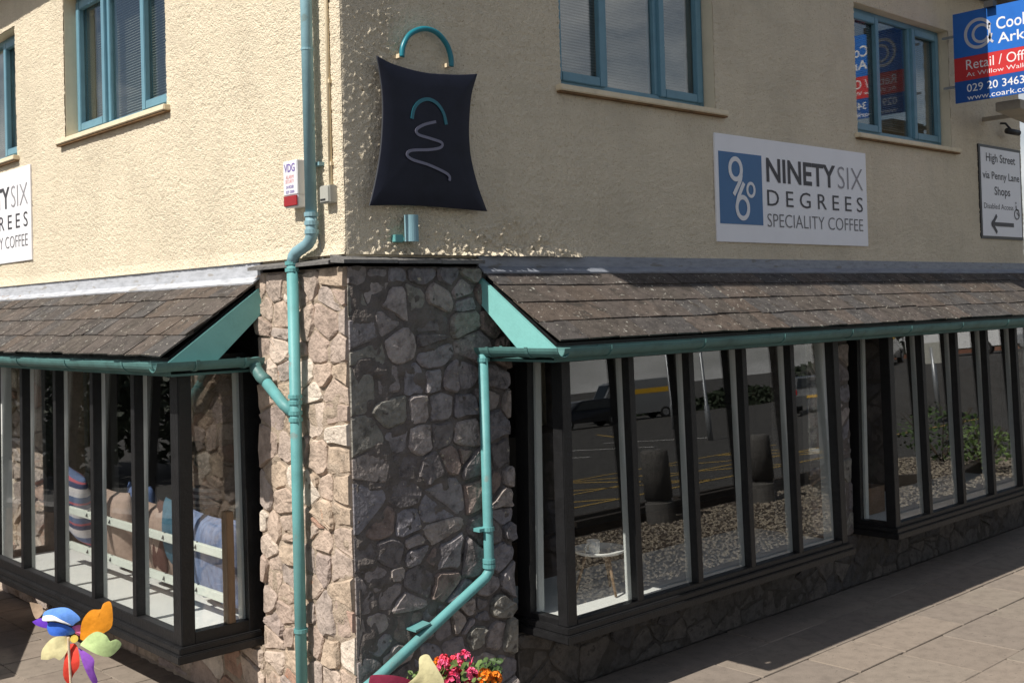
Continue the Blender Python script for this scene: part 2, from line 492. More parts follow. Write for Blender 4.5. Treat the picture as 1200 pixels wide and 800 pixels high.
# ================================================================== GROUND
def terrain(x, y):
    s = x+1.35*y
    t = min(1, max(0, (s-6)/10)) if (x > 17 and y < -10) else 0
    return 1.4*t*t*(3-2*t)
g = MB()
nx, ny = 90, 90
xs = np.concatenate([np.linspace(-900, -20, 14), np.linspace(-16, 90, 76), np.linspace(120, 900, 12)])
ys = np.concatenate([np.linspace(-900, -80, 12), np.linspace(-72, 16, 60), np.linspace(40, 900, 12)])
V = [(x, y, terrain(x, y)-.03 if (abs(x) < 899) else -.03) for y in ys for x in xs]
k = len(xs)
g.add(V, [(j*k+i, j*k+i+1, (j+1)*k+i+1, (j+1)*k+i) for j in range(len(ys)-1) for i in range(k-1)])
ground = tag(g.build('car_park', 'asphalt', smooth=True, recalc=False), kind='structure')

pv = MB(); pv.box((-14, -2.62, -.12), (16, 12, -.012))
pave = tag(pv.build('pavement', 'joint'), kind='structure')
# flagstones along the right hand wall and the yard at the left, each its own piece
def slab_mesh(w, h, seed):
    r = random.Random(seed); m = MB()
    c = .006; b = .012
    pts = [(-w/2+b, -h/2), (w/2-b, -h/2), (w/2, -h/2+b), (w/2, h/2-b), (w/2-b, h/2), (-w/2+b, h/2), (-w/2, h/2-b), (-w/2, -h/2+b)]
    top = [(x*(1-.012), y*(1-.012), 0) for x, y in pts]
    mid = [(x, y, -c) for x, y in pts]; bot = [(x, y, -.05) for x, y in pts]
    m.add(bot+mid+top, [tuple(range(16, 24))]+[(i, (i+1) % 8, 8+(i+1) % 8, 8+i) for i in range(8)]+[(8+i, 8+(i+1) % 8, 16+(i+1) % 8, 16+i) for i in range(8)])
    return m
SLABM = {}
def slab(x, y, wx, wy):
    kx = (round(wx, 2), round(wy, 2))
    if kx not in SLABM:
        o = slab_mesh(wx-.006, wy-.006, 1).build('slab', 'slab', pave); SLABM[kx] = o.data
    else: o = link('slab', SLABM[kx], pave)
    o.location = (x, y, random.uniform(-.003, .003)); o.rotation_euler = (random.uniform(-.003, .003), random.uniform(-.003, .003), random.uniform(-.004, .004))
rows = [(-.22, .40), (-.62, .40), (-1.03, .41), (-1.53, .575), (-2.10, .575)]
for j, (yc, h) in enumerate(rows):
    x = 1.25-.37*(j % 2)
    while x < 9.6:
        wd = random.choice([.6, .75, .6, .9]) if j < 3 else random.choice([.75, .9, .6])
        slab(x+wd/2, yc+.0, wd, h); x += wd
for i in range(6):
    for j in range(13):
        x = -2.6+i*.45+.225; y = -.2+j*.45+.2+(.225 if i % 2 else 0)
        if x < -.02: slab(x, y, .45, .45)

# ================================================================== BUILDING
B = thing('cafe_building', (4.5, 3.6, 0), 'two storey corner cafe, cream roughcast above rubble stone, with slate window canopies', 'building')
ZF = 2.83      # foot of the render
ZT = 5.60      # eave
def wall_sheet(W, u0, u1, holes, step, fine, step2, right):
    def lines(a, b, brk, st):
        brk = sorted(set([a, b]+[q for q in brk if a < q < b])); out = []
        for p, q in zip(brk[:-1], brk[1:]):
            s = st(p, q); out += list(np.linspace(p, q, max(1, int(round((q-p)/s)))+1)[:-1])
        out.append(b); return np.array(out)
    hu = [h[0] for h in holes]+[h[1] for h in holes]+[fine]
    us = lines(u0, u1, hu, lambda p, q: step if q <= fine+1e-6 else step2)
    zs = lines(ZF, ZT, [h[2] for h in holes]+[h[3] for h in holes]+[5.35], lambda p, q: .10 if p >= 5.3 else step*1.15)
    U, Z = np.meshgrid(us, zs)
    n1 = vnoise(U, Z, .0105, 1+right); n2 = vnoise(U+7, Z+3, .019, 3+right); n3 = vnoise(U, Z, .09, 5+right); n4 = vnoise(U, Z, .38, 8+right)
    D = .0060*np.clip(n1*1.7-.45, 0, 1)+.0046*np.clip(n2*1.6-.5, 0, 1)+.003*n3+.005*n4
    if not right:
        pit = np.clip(n1*3.2-1.9, 0, 1)
        D = .009-.006*pit-.004*np.clip(n2*2.6-1.5, 0, 1)+.003*n3+.004*n4
    D = D*np.clip((Z-ZF+.12)/.12, 0, 1)
    if right:
        D *= .25+.75*np.clip(U/.45, 0, 1)
        spot = np.clip(n2*3.4-2.0, 0, 1); spot2 = np.clip(n1*3.4-2.1, 0, 1)
        near = np.clip((.46-U)/.16, 0, 1)
        D += near*(.004+.036*U)*(spot*np.clip(n4*2.4-.3, 0, 1)+.75*spot2)
        n2 = .5*n1+.5*n2
        bell = np.clip(1-(Z-ZF)/.075, 0, 1)**1.2
        fo = np.clip((U-.10)/.35, 0, 1)*np.clip((1.98-U)/.25, 0, 1)
        D += bell*fo*(.006+.012*U+.036*np.clip(n2*3.0-1.15, 0, 1)+.008*np.clip(n3*1.4-.3, 0, 1))
        up_ = np.clip(1-(Z-ZF)/.42, 0, 1)*np.clip((U-.1)/.3, 0, 1)*np.clip((1.8-U)/.5, 0, 1)
        D += up_*(.022+.012*U)*np.clip(n2*4.2-2.45, 0, 1)*np.clip(n3*2.2-.6, 0, 1)
    else:
        D += np.clip(1-(Z-ZF)/.08, 0, 1)**1.4*.018
    D[:, 0] = D[:, 1]*.3
    P = np.stack([U, -D, Z], -1).reshape(-1, 3)
    if not right: P = P[:, [1, 0, 2]]
    nu, nz = len(us), len(zs)
    ii, jj = np.meshgrid(np.arange(nu-1), np.arange(nz-1))
    uc = (us[:-1]+us[1:])/2; zc = (zs[:-1]+zs[1:])/2
    keep = np.ones((nz-1, nu-1), bool)
    for a, b, c, d in holes: keep &= ~((uc[None, :] > a) & (uc[None, :] < b) & (zc[:, None] > c) & (zc[:, None] < d))
    a = (jj*nu+ii)[keep]
    Q = np.stack([a, a+1, a+1+nu, a+nu], -1) if right else np.stack([a, a+nu, a+1+nu, a+1], -1)
    me = bpy.data.meshes.new('upper_wall')
    me.vertices.add(len(P)); me.vertices.foreach_set('co', P.astype(np.float32).ravel())
    me.loops.add(Q.size); me.loops.foreach_set('vertex_index', Q.astype(np.int32).ravel())
    me.polygons.add(len(Q)); me.polygons.foreach_set('loop_start', (np.arange(len(Q))*4).astype(np.int32))
    me.update(calc_edges=True); me.validate()
    me.materials.append(MATS['render']); me.shade_smooth()
    return link('upper_wall', me, B)
HR = [(1.75, 3.445, 3.985, 5.17), (5.53, 7.33, 3.985, 5.17)]
HL = [(2.15, 4.01, 4.0, 5.17), (5.14, 6.9, 4.0, 5.17)]
wr = wall_sheet(RW, 0, 8.95, HR, .0085, 2.2, .018, 1)
wl = wall_sheet(LW, 0, 7.6, HL, .0074, 4.3, .016, 0)
# solid backing of the upper walls, joined as the inner leaf
mb = MB()
def leaf(W, u0, u1, holes):
    xs = [u0]
    for a, b, c, d in holes:
        bx(mb, W, xs[-1], a, .004, .28, ZF-.02, ZT)
        bx(mb, W, a, b, .004, .28, ZF-.02, c); bx(mb, W, a, b, .004, .28, d, ZT); xs.append(b)
    bx(mb, W, xs[-1], u1, .004, .28, ZF-.02, ZT)
leaf(RW, .004, 8.946, HR); leaf(LW, .29, 7.6, HL)
mb.box((8.66, .285, 2.75), (8.946, 7.6, ZT)); mb.box((.29, 7.3, 0), (8.65, 7.6, ZT))
mb.build('inner_wall', 'smooth_render', B)
mb = MB(); mb.box((.3, .3, 2.62), (8.6, 7.3, 2.78)); mb.build('upper_floor', 'room_wall', B)
# roof and eaves
mb = MB()
mb.hexa([(-.33, -.19, ZT), (9.2, -.19, ZT), (9.2, 7.9, ZT), (-.33, 7.9, ZT), (-.33, -.19, ZT+.06), (9.2, -.19, ZT+.06), (9.2, 7.9, ZT+.06), (-.33, 7.9, ZT+.06)])
mb.add([(-.4, -.20, ZT+.06), (9.3, -.20, ZT+.06), (9.3, 7.95, ZT+.06), (-.4, 7.95, ZT+.06), (2.6, 3.8, 8.0), (6.4, 3.8, 8.0)], [(0, 1, 5, 4), (1, 2, 5), (2, 3, 4, 5), (3, 0, 4), (0, 3, 2, 1)])
mb.build('roof', 'slate_edge', B)
mb = MB(); mb.box((5.5, -.46, ZT+.065), (9.5, -.02, ZT+.16)); mb.build('eave_board', 'smooth_render', B)

# ---- first floor windows
def window(W, h, lights, blind_to, name='window'):
    u0, u1, z0, z1 = h; d0 = .10
    mb = MB()
    fwd = .055
    for a, b, c, d in ((u0, u0+fwd, z0, z1), (u1-fwd, u1, z0, z1), (u0+fwd, u1-fwd, z0, z0+.07), (u0+fwd, u1-fwd, z1-fwd, z1)):
        bx(mb, W, a, b, d0, d0+.07, c, d)
    wdt = (u1-u0)/3
    for k in (1, 2): bx(mb, W, u0+wdt*k-.028, u0+wdt*k+.028, d0+.003, d0+.07, z0+.07, z1-fwd)
    f = mb.build(name, 'win_paint', B, bevel=.005)
    for k in range(3):
        a, b = u0+wdt*k+(.055 if k == 0 else .028), u0+wdt*(k+1)-(.055 if k == 2 else .028)
        c, d = z0+.07, z1-fwd; g = .004
        if lights[k]:
            mb = MB(); s = .052
            for p, q, r_, t in ((a-.012, a+s, c-.012, d+.012), (b-s, b+.012, c-.012, d+.012), (a+s, b-s, c-.012, c+s), (a+s, b-s, d-s, d+.012)):
                bx(mb, W, p, q, d0-.022, d0+.02, r_, t)
            mb.build('casement', 'win_paint', f, bevel=.005)
            a += s; b -= s; c += s; d -= s
        mb = MB(); bx(mb, W, a-g, b+g, d0+.024, d0+.030, c-g, d+g); mb.build('pane', 'glass_upper', f)
    mb = MB(); zz = z1-.06
    while zz > blind_to:
        p = [W(u0+.06, d0+.13, zz), W(u1-.06, d0+.13, zz), W(u1-.06, d0+.148, zz+.016), W(u0+.06, d0+.148, zz+.016)]
        mb.add(p+[q+Vector((0, 0, .0015)) for q in p], [(0, 1, 2, 3), (7, 6, 5, 4), (0, 4, 5, 1), (2, 6, 7, 3)])
        zz -= .021
    tag(mb.build('blind', 'blind', f, recalc=False), kind='stuff')
    mb = MB(); bx(mb, W, u0-.05, u1+.10, -.062, d0+.02, z0-.045, z0-.004); mb.build('sill', 'sill_stone', f, bevel=.006)
    mb = MB(); bx(mb, W, u0-.045, u1+.095, -.050, -.012, z0-.058, z0-.0455); mb.build('drip_edge', 'rust_stain', f)
    mb = MB()   # smooth reveals
    for a, b in ((u0-.012, u0+.002), (u1-.002, u1+.012)): bx(mb, W, a, b, -.003, d0+.005, z0-.003, z1)
    bx(mb, W, u0-.012, u1+.012, -.003, d0+.005, z1-.002, z1+.012)
    mb.build('reveal', 'smooth_render', f)
    mb = MB(); bx(mb, W, u0, u1, .30, .32, z0-.2, z1+.2) if False else None
    return f
window(RW, HR[0], (1, 0, 1), 4.06)
window(RW, HR[1], (1, 0, 1), 4.12)
window(LW, HL[0], (1, 0, 1), 4.04)
window(LW, HL[1], (1, 0, 1), 4.2)
# upper rooms: pale ceilings are hidden, a partition keeps them dim
mb = MB(); mb.box((.3, 2.2, 2.8), (8.6, 2.25, 5.58)); mb.box((4.6, .3, 2.8), (4.65, 2.2, 5.58)); mb.box((2.3, 2.3, 2.8), (2.35, 7.2, 5.58)); mb.build('partition', 'room_wall', B)

# ---- rubble stone walls
def clip_poly(poly, a, b, c):   # keep a*x+b*y<=c
    out = []
    for i in range(len(poly)):
        p, q = poly[i], poly[(i+1) % len(poly)]
        dp = a*p[0]+b*p[1]-c; dq = a*q[0]+b*q[1]-c
        if dp <= 0: out.append(p)
        if dp*dq < 0:
            t = dp/(dp-dq); out.append((p[0]+(q[0]-p[0])*t, p[1]+(q[1]-p[1])*t))
    return out
def rubble(u0, u1, z0, z1, sw, sh, seed, quoin=None):
    """squarish voronoi cells of jittered courses"""
    r = random.Random(seed); pts = []
    z = z0; row = 0
    while z < z1-.02:
        h = sh*r.uniform(.75, 1.3)
        if z+h*1.35 > z1: h = z1-z
        u = u0-(r.random()*sw*.6 if row % 2 else 0); 
        while u < u1:
            wd = sw*r.uniform(.6, 1.55)
            if r.random() < .22 and h > sh*.85:
                pts.append((u+wd/2+r.uniform(-.1, .1)*wd, z+h*.26)); pts.append((u+wd/2+r.uniform(-.1, .1)*wd, z+h*.76))
            else:
                pts.append((u+wd/2, z+h*(.5+r.uniform(-.16, .16))))
            u += wd
        z += h; row += 1
    pts = [p for p in pts if u0-.02 < p[0] < u1+.02 and r.random() > .10]
    for _ in range(int(len(pts)*.10)):
        pts.append((r.uniform(u0, u1), r.uniform(z0, z1)))
    wt = [r.uniform(-.0035, .0035) for _ in pts]
    K = 1.15   # anisotropy: stones a little wider than tall
    cells = []
    for i, p in enumerate(pts):
        poly = [(u0, z0), (u1, z0), (u1, z1), (u0, z1)]
        for j, q in enumerate(pts):
            if i == j or abs(p[0]-q[0]) > 3*sw or abs(p[1]-q[1]) > 3*sh: continue
            dx = (q[0]-p[0])/K**2; dz = q[1]-p[1]
            mx_, mz = (p[0]+q[0])/2, (p[1]+q[1])/2
            poly = clip_poly(poly, dx, dz, dx*mx_+dz*mz+(wt[i]-wt[j])*.5)
            if len(poly) < 3: break
        if len(poly) >= 3: cells.append(poly)
    return cells
def area(p): return abs(sum(p[i][0]*p[(i+1) % len(p)][1]-p[(i+1) % len(p)][0]*p[i][1] for i in range(len(p))))/2
def stone_mesh(W, poly, depth, r, gap, corner_u=None):
    cx = sum(p[0] for p in poly)/len(poly); cz = sum(p[1] for p in poly)/len(poly)
    # every edge drawn in by its own amount, corners knocked off
    base = list(poly)
    for i in range(len(poly)):
        a, b = poly[i], poly[(i+1) % len(poly)]
        L = math.hypot(b[0]-a[0], b[1]-a[1])
        if L < 1e-5 or (corner_u is not None and abs(a[0]-corner_u) < .004 and abs(b[0]-corner_u) < .004): continue
        nx_, nz_ = (b[1]-a[1])/L, -(b[0]-a[0])/L
        if (a[0]-cx)*nx_+(a[1]-cz)*nz_ < 0: nx_, nz_ = -nx_, -nz_
        q = clip_poly(base, nx_, nz_, a[0]*nx_+a[1]*nz_-gap*r.choice((.3, .6, 1.0, 1.5, 2.3)))
        if len(q) > 2 and area(q) > .0012: base = q
    cx = sum(p[0] for p in base)/len(base); cz = sum(p[1] for p in base)/len(base)
    Q = []
    for i in range(len(base)):
        p = base[i]; a = base[i-1]; b = base[(i+1) % len(base)]
        if corner_u is not None and abs(p[0]-corner_u) < .004: Q.append([corner_u, p[1]]); continue
        for q in (a, b):
            L = math.hypot(q[0]-p[0], q[1]-p[1]); t = min(.30, .018/max(L, 1e-4))*r.uniform(.3, 1.6)
            Q.append([p[0]+(q[0]-p[0])*t, p[1]+(q[1]-p[1])*t])
    Q2 = []
    for i in range(len(Q)):      # wobble long edges
        a, b = Q[i], Q[(i+1) % len(Q)]; L = math.hypot(b[0]-a[0], b[1]-a[1])
        Q2.append(a)
        if L > .07:
            k = r.uniform(.3, .7); o = r.uniform(-.011, .006)
            x, z = a[0]+(b[0]-a[0])*k, a[1]+(b[1]-a[1])*k; nx_, nz_ = (b[1]-a[1])/L, -(b[0]-a[0])/L
            if (x-cx)*nx_+(z-cz)*nz_ < 0: nx_, nz_ = -nx_, -nz_
            if not (corner_u is not None and abs(a[0]-corner_u) < .006 and abs(b[0]-corner_u) < .006): Q2.append([x+nx_*o, z+nz_*o])
    Q = Q2
    n = len(Q); m = MB()
    tx, tz = r.uniform(-.05, .05), r.uniform(-.06, .06)
    V = []
    for x, z in Q: V.append(W(x, .03, z))
    for x, z in Q: V.append(W(x, -depth*.45-abs(r.gauss(0, .003)), z))
    ins = []
    for x, z in Q:
        f = r.uniform(.84, .93)
        xx = cx+(x-cx)*f; zz = cz+(z-cz)*f
        if corner_u is not None and abs(x-corner_u) < .006: xx = corner_u
        ins.append((xx, zz)); V.append(W(xx, -depth*r.uniform(.8, 1.15)-tx*(xx-cx)-tz*(zz-cz), zz))
    V.append(W(cx+r.uniform(-.015, .015), -depth*r.uniform(.85, 1.2), cz+r.uniform(-.015, .015)))
    F = [(i, (i+1) % n, n+(i+1) % n, n+i) for i in range(n)]+[(n+i, n+(i+1) % n, 2*n+(i+1) % n, 2*n+i) for i in range(n)]+[(2*n+i, 2*n+(i+1) % n, 3*n) for i in range(n)]
    return m.add(V, F)
def stone_wall(W, u0, u1, z0, z1, sw, sh, seed, m, mort, boxes, depth=.022, corner=None, gap=.010, joined=False):
    r = random.Random(seed+100)
    mb = MB()
    for b in boxes: mb.box(*b)
    # the mortar: a lumpy bed smeared between and over the stone edges
    nu_, nz_ = int((u1-u0)/.022)+1, int((z1-z0)/.022)+1
    if nu_*nz_ < 9000:
        uu_, zz_ = np.meshgrid(np.linspace(u0+.002, u1-.002, nu_), np.linspace(z0, z1-.002, nz_))
        dd_ = -(.002+depth*.75*np.clip(vnoise(uu_, zz_, .06, seed)*1.5-.45, 0, 1)+.006*vnoise(uu_, zz_, .025, seed+1))
        dd_[:, 0] = .001; dd_[:, -1] = .001
        V_ = [W(a, b, c) for a, b, c in zip(uu_.ravel(), dd_.ravel(), zz_.ravel())]
        mb.add(V_, [(q*nu_+p, q*nu_+p+1, (q+1)*nu_+p+1, (q+1)*nu_+p) for q in range(nz_-1) for p in range(nu_-1)])
    wall = mb.build('stone_wall', mort, B)
    J = MB()
    for poly in rubble(u0, u1, z0, z1, sw, sh, seed):
        if area(poly) < .0028: continue
        dk = depth*r.uniform(.55, 1.5)
        if corner is not None and W is RW: dk *= .35+1.1*sum(p[0] for p in poly)/len(poly)
        s = stone_mesh(W, poly, dk, r, gap, corner)
        if joined: J.add(s.v, s.f)
        else: s.build('stone', m, wall)
    if joined: tag(J.build('stones', m, wall), kind='stuff')
    return wall
PZT = 2.762
stone_wall(LW, 0, .985, 0, PZT, .185, .165, 3, 'stone_pale', 'mortar_pale', [((.004, .36, 0), (.34, .985, PZT))], .022, 0, gap=.005)
stone_wall(RW, 0, 1.20, 0, PZT, .165, .165, 5, 'stone_grey', 'mortar_grey', [((0.004, .006, 0), (1.20, .355, PZT))], .024, 0, gap=.007)
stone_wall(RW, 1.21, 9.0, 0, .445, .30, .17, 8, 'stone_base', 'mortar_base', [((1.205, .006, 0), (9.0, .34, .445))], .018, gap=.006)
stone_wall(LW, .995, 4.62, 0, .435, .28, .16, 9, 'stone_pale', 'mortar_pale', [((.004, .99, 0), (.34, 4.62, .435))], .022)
stone_wall(LW, 4.63, 7.6, 0, PZT, .22, .18, 12, 'stone_pale', 'mortar_pale', [((.004, 4.63, 0), (.34, 7.6, PZT))], .024, joined=False)
stone_wall(RW, 4.56, 5.24, .45, 2.6, .22, .18, 15, 'stone_grey', 'mortar_grey', [((4.56, .006, .45), (5.24, .34, 2.6))], .022)
stone_wall(RW, 8.55, 9.0, .45, PZT, .24, .2, 18, 'stone_grey', 'mortar_grey', [((8.55, .006, .45), (9.0, .34, PZT))], .022, joined=True)
# lintels over the bays
mb = MB(); mb.box((1.21, .01, 2.14), (8.54, .28, 2.76)); mb.box((.01, .995, 2.12), (.28, 4.62, 2.76)); mb.build('lintel', 'black_paint', B)
# slate ledge on top of the corner pier
for (a, b) in ((-.075, .30), (.305, .62), (.625, .965)):
    mb = MB()
    mb.hexa([(a, -.085, PZT+.014), (b, -.085, PZT+.016), (b, .05, PZT+.024), (a, .05, PZT+.024), (a, -.085, PZT+.034), (b, -.085, PZT+.036), (b, .05, ZF+.0), (a, .05, ZF+.0)])
    mb.build('ledge_slate', 'slate_edge', B)
for (a, b) in ((.055, .47), (.475, .955)):
    mb = MB()
    mb.hexa([(-.085, a, PZT+.016), (-.085, b, PZT+.014), (.05, b, PZT+.024), (.05, a, PZT+.024), (-.085, a, PZT+.036), (-.085, b, PZT+.034), (.05, b, ZF), (.05, a, ZF)])
    mb.build('ledge_slate', 'slate_edge', B)

# ---- canopies
def canopy(W, u0, u1, proj, zt, zb, sl_w, shade, seed, hipend=False):
    r = random.Random(seed)
    sl = (zt-zb)/proj
    mb = MB()      # the sloping deck
    mb.hexa([W(u0+.02, 0, zt-.05), W(u1, 0, zt-.05), W(u1, -proj+.03, zb-.02), W(u0+.02, -proj+.03, zb-.02), W(u0+.02, 0, zt-.02), W(u1, 0, zt-.02), W(u1, -proj+.03, zb), W(u0+.02, -proj+.03, zb)])
    c = mb.build('canopy', 'black_paint', B)
    n = 4; L = math.hypot(proj+.03, (zt-zb)); cs = L/n
    cd, cz = (proj+.03)/L, (zt-zb)/L
    for k in range(n):
        s0 = L-cs*k; s1 = max(-.02, s0-cs-.05)     # s measured down the slope
        u = u0-.02-(sl_w*.5 if k % 2 else 0)
        while u < u1-.03:
            wd = sl_w*r.uniform(.93, 1.07)
            a, b = max(u, u0-.02), min(u+wd, u1)
            u += wd
            if b-a < .05: continue
            th = .011; lift = .012+r.uniform(0, .004); g = .0025; tw = r.uniform(-.003, .003); e0 = r.uniform(-.006, .006)
            def P(uu, s, h): return W(uu, -cd*s, zt-cz*s)+W(0, -cz*h, cd*h)-W(0, 0, 0)
            e1 = e0+r.uniform(-.008, .008); g2 = r.uniform(.001, .005)
            V = [P(a+g, s0+e0, lift+tw), P(b-g2, s0+e1, lift-tw), P(b-g, s1, .004), P(a+g, s1, .004),
                 P(a+g, s0+e0, lift+th+tw), P(b-g2, s0+e1, lift+th-tw), P(b-g, s1, .004+th), P(a+g, s1, .004+th)]
            MB().hexa(V).build('slate', 'slate', c)
    mb = MB()      # lead flashing: upstand with apron dressed over the top slates
    bx(mb, W, u0-.03, u1, -.016, .004, zt-.01, ZF+.006)
    uu = u0-.03; segs = []
    while uu < u1: segs.append(uu); uu += 1.45
    segs.append(u1)
    for a, b in zip(segs[:-1], segs[1:]):
        o = .002 if segs.index(a) % 2 else 0.0
        mb.hexa([W(a, -.01, zt+.020+o), W(b+.02, -.01, zt+.020+o), W(b+.02, -.066, zt-.020+o), W(a, -.066, zt-.020+o), W(a, -.01, zt+.03+o), W(b+.02, -.01, zt+.03+o), W(b+.02, -.069, zt-.010+o), W(a, -.069, zt-.010+o)])
    mb.build('flashing', 'lead_shaded' if W is RW else 'lead', c)
    mb = MB()      # barge board at the end
    t = .165
    loop = [W(u0-.022, -.004, zt-.035), W(u0-.022, -proj-.005, zb-.035), W(u0-.022, -proj-.005, zb-.05), W(u0-.022, -proj+.30, zb-.05), W(u0-.022, -.004, zt-t-.035)]
    mb.ext(loop, W(.022, 0, 0)); mb.build('barge_board', 'barge', c)
    mb = MB(); bx(mb, W, u0+.002, u1, -proj+.015, -proj+.035, zb-.105, zb-.02); bx(mb, W, u0+.002, u1, -proj+.036, -.02, zb-.112, zb-.098)
    mb.build('fascia', 'teal_gutter', c)
    return c
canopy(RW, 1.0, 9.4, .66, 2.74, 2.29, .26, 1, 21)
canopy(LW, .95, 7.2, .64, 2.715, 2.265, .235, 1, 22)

def gutter(W, u0, u1, proj, zc, ret_end, r=.056):
    """half round gutter with returned end"""
    mb = MB(); N = 10
    def run(path_fn, a, b, close):
        V = []; F = []
        for s in (a, b):
            for rad in (r, r-.005):
                for k in range(N+1):
                    an = math.pi+math.pi*k/N
                    V.append(path_fn(s, rad*math.cos(an), rad*math.sin(an)))
        M = N+1
        for k in range(N):
            F += [(k, k+1, 2*M+k+1, 2*M+k), (M+k, 3*M+k, 3*M+k+1, M+k+1)]
        F += [(0, 2*M, 3*M, M), (N, M+N, 3*M+N, 2*M+N)]
        for o in (0, 2*M): F += [(o+k, o+M+k, o+M+k+1, o+k+1) for k in range(N)]
        mb.add(V, F)
    run(lambda s, c, h: W(s, -proj-r+c, zc+h), u0-r, u1, True)
    run(lambda s, c, h: W(u0-r*.2+c-.045, s, zc+.004+h), -proj-r*1.9, ret_end, True)
    g = mb.build('gutter', 'teal_gutter' , B, smooth=False)
    u = u0+.35
    def ring(path_fn):
        m = MB(); V = []; F = []
        for s in (-.012, .012):
            for k in range(N+1):
                an = math.pi*.97+math.pi*1.06*k/N; V.append(path_fn(s, (r+.006)*math.cos(an), (r+.006)*math.sin(an)))
            for k in range(N+1):
                an = math.pi*.97+math.pi*1.06*k/N; V.append(path_fn(s, (r+.0005)*math.cos(an), (r+.0005)*math.sin(an)))
        M = N+1
        for k in range(N): F += [(k, k+1, 2*M+k+1, 2*M+k), (k, M+k, M+k+1, k+1), (2*M+k, 2*M+k+1, 3*M+k+1, 3*M+k), (M+k, 3*M+k, 3*M+k+1, M+k+1)]
        F += [(0, 2*M, 3*M, M), (N, M+N, 3*M+N, 2*M+N)]
        return m.add(V, F)
    first = None
    while u < u1:
        if first is None: first = ring(lambda s, c, h: W(s, -proj-r+c, zc+h)).build('bracket', 'teal_gutter', g); b0 = u
        else:
            o = link('bracket', first.data, g); o.location = W(u-b0, 0, 0)
        if first.location.length == 0 and u == b0: first.location = W(u, 0, 0)
        else: o.location = W(u, 0, 0)
        u += .9
    for s in (-proj+.15, ret_end-.12):
        ring(lambda q, c, h: W(u0-r*.2+c-.045, s+q, zc+.004+h)).build('bracket', 'teal_gutter', g)
    return g
gutter(RW, 1.0, 9.35, .66, 2.262, -.045)
gutter(LW, .95, 7.1, .64, 2.238, -.045)

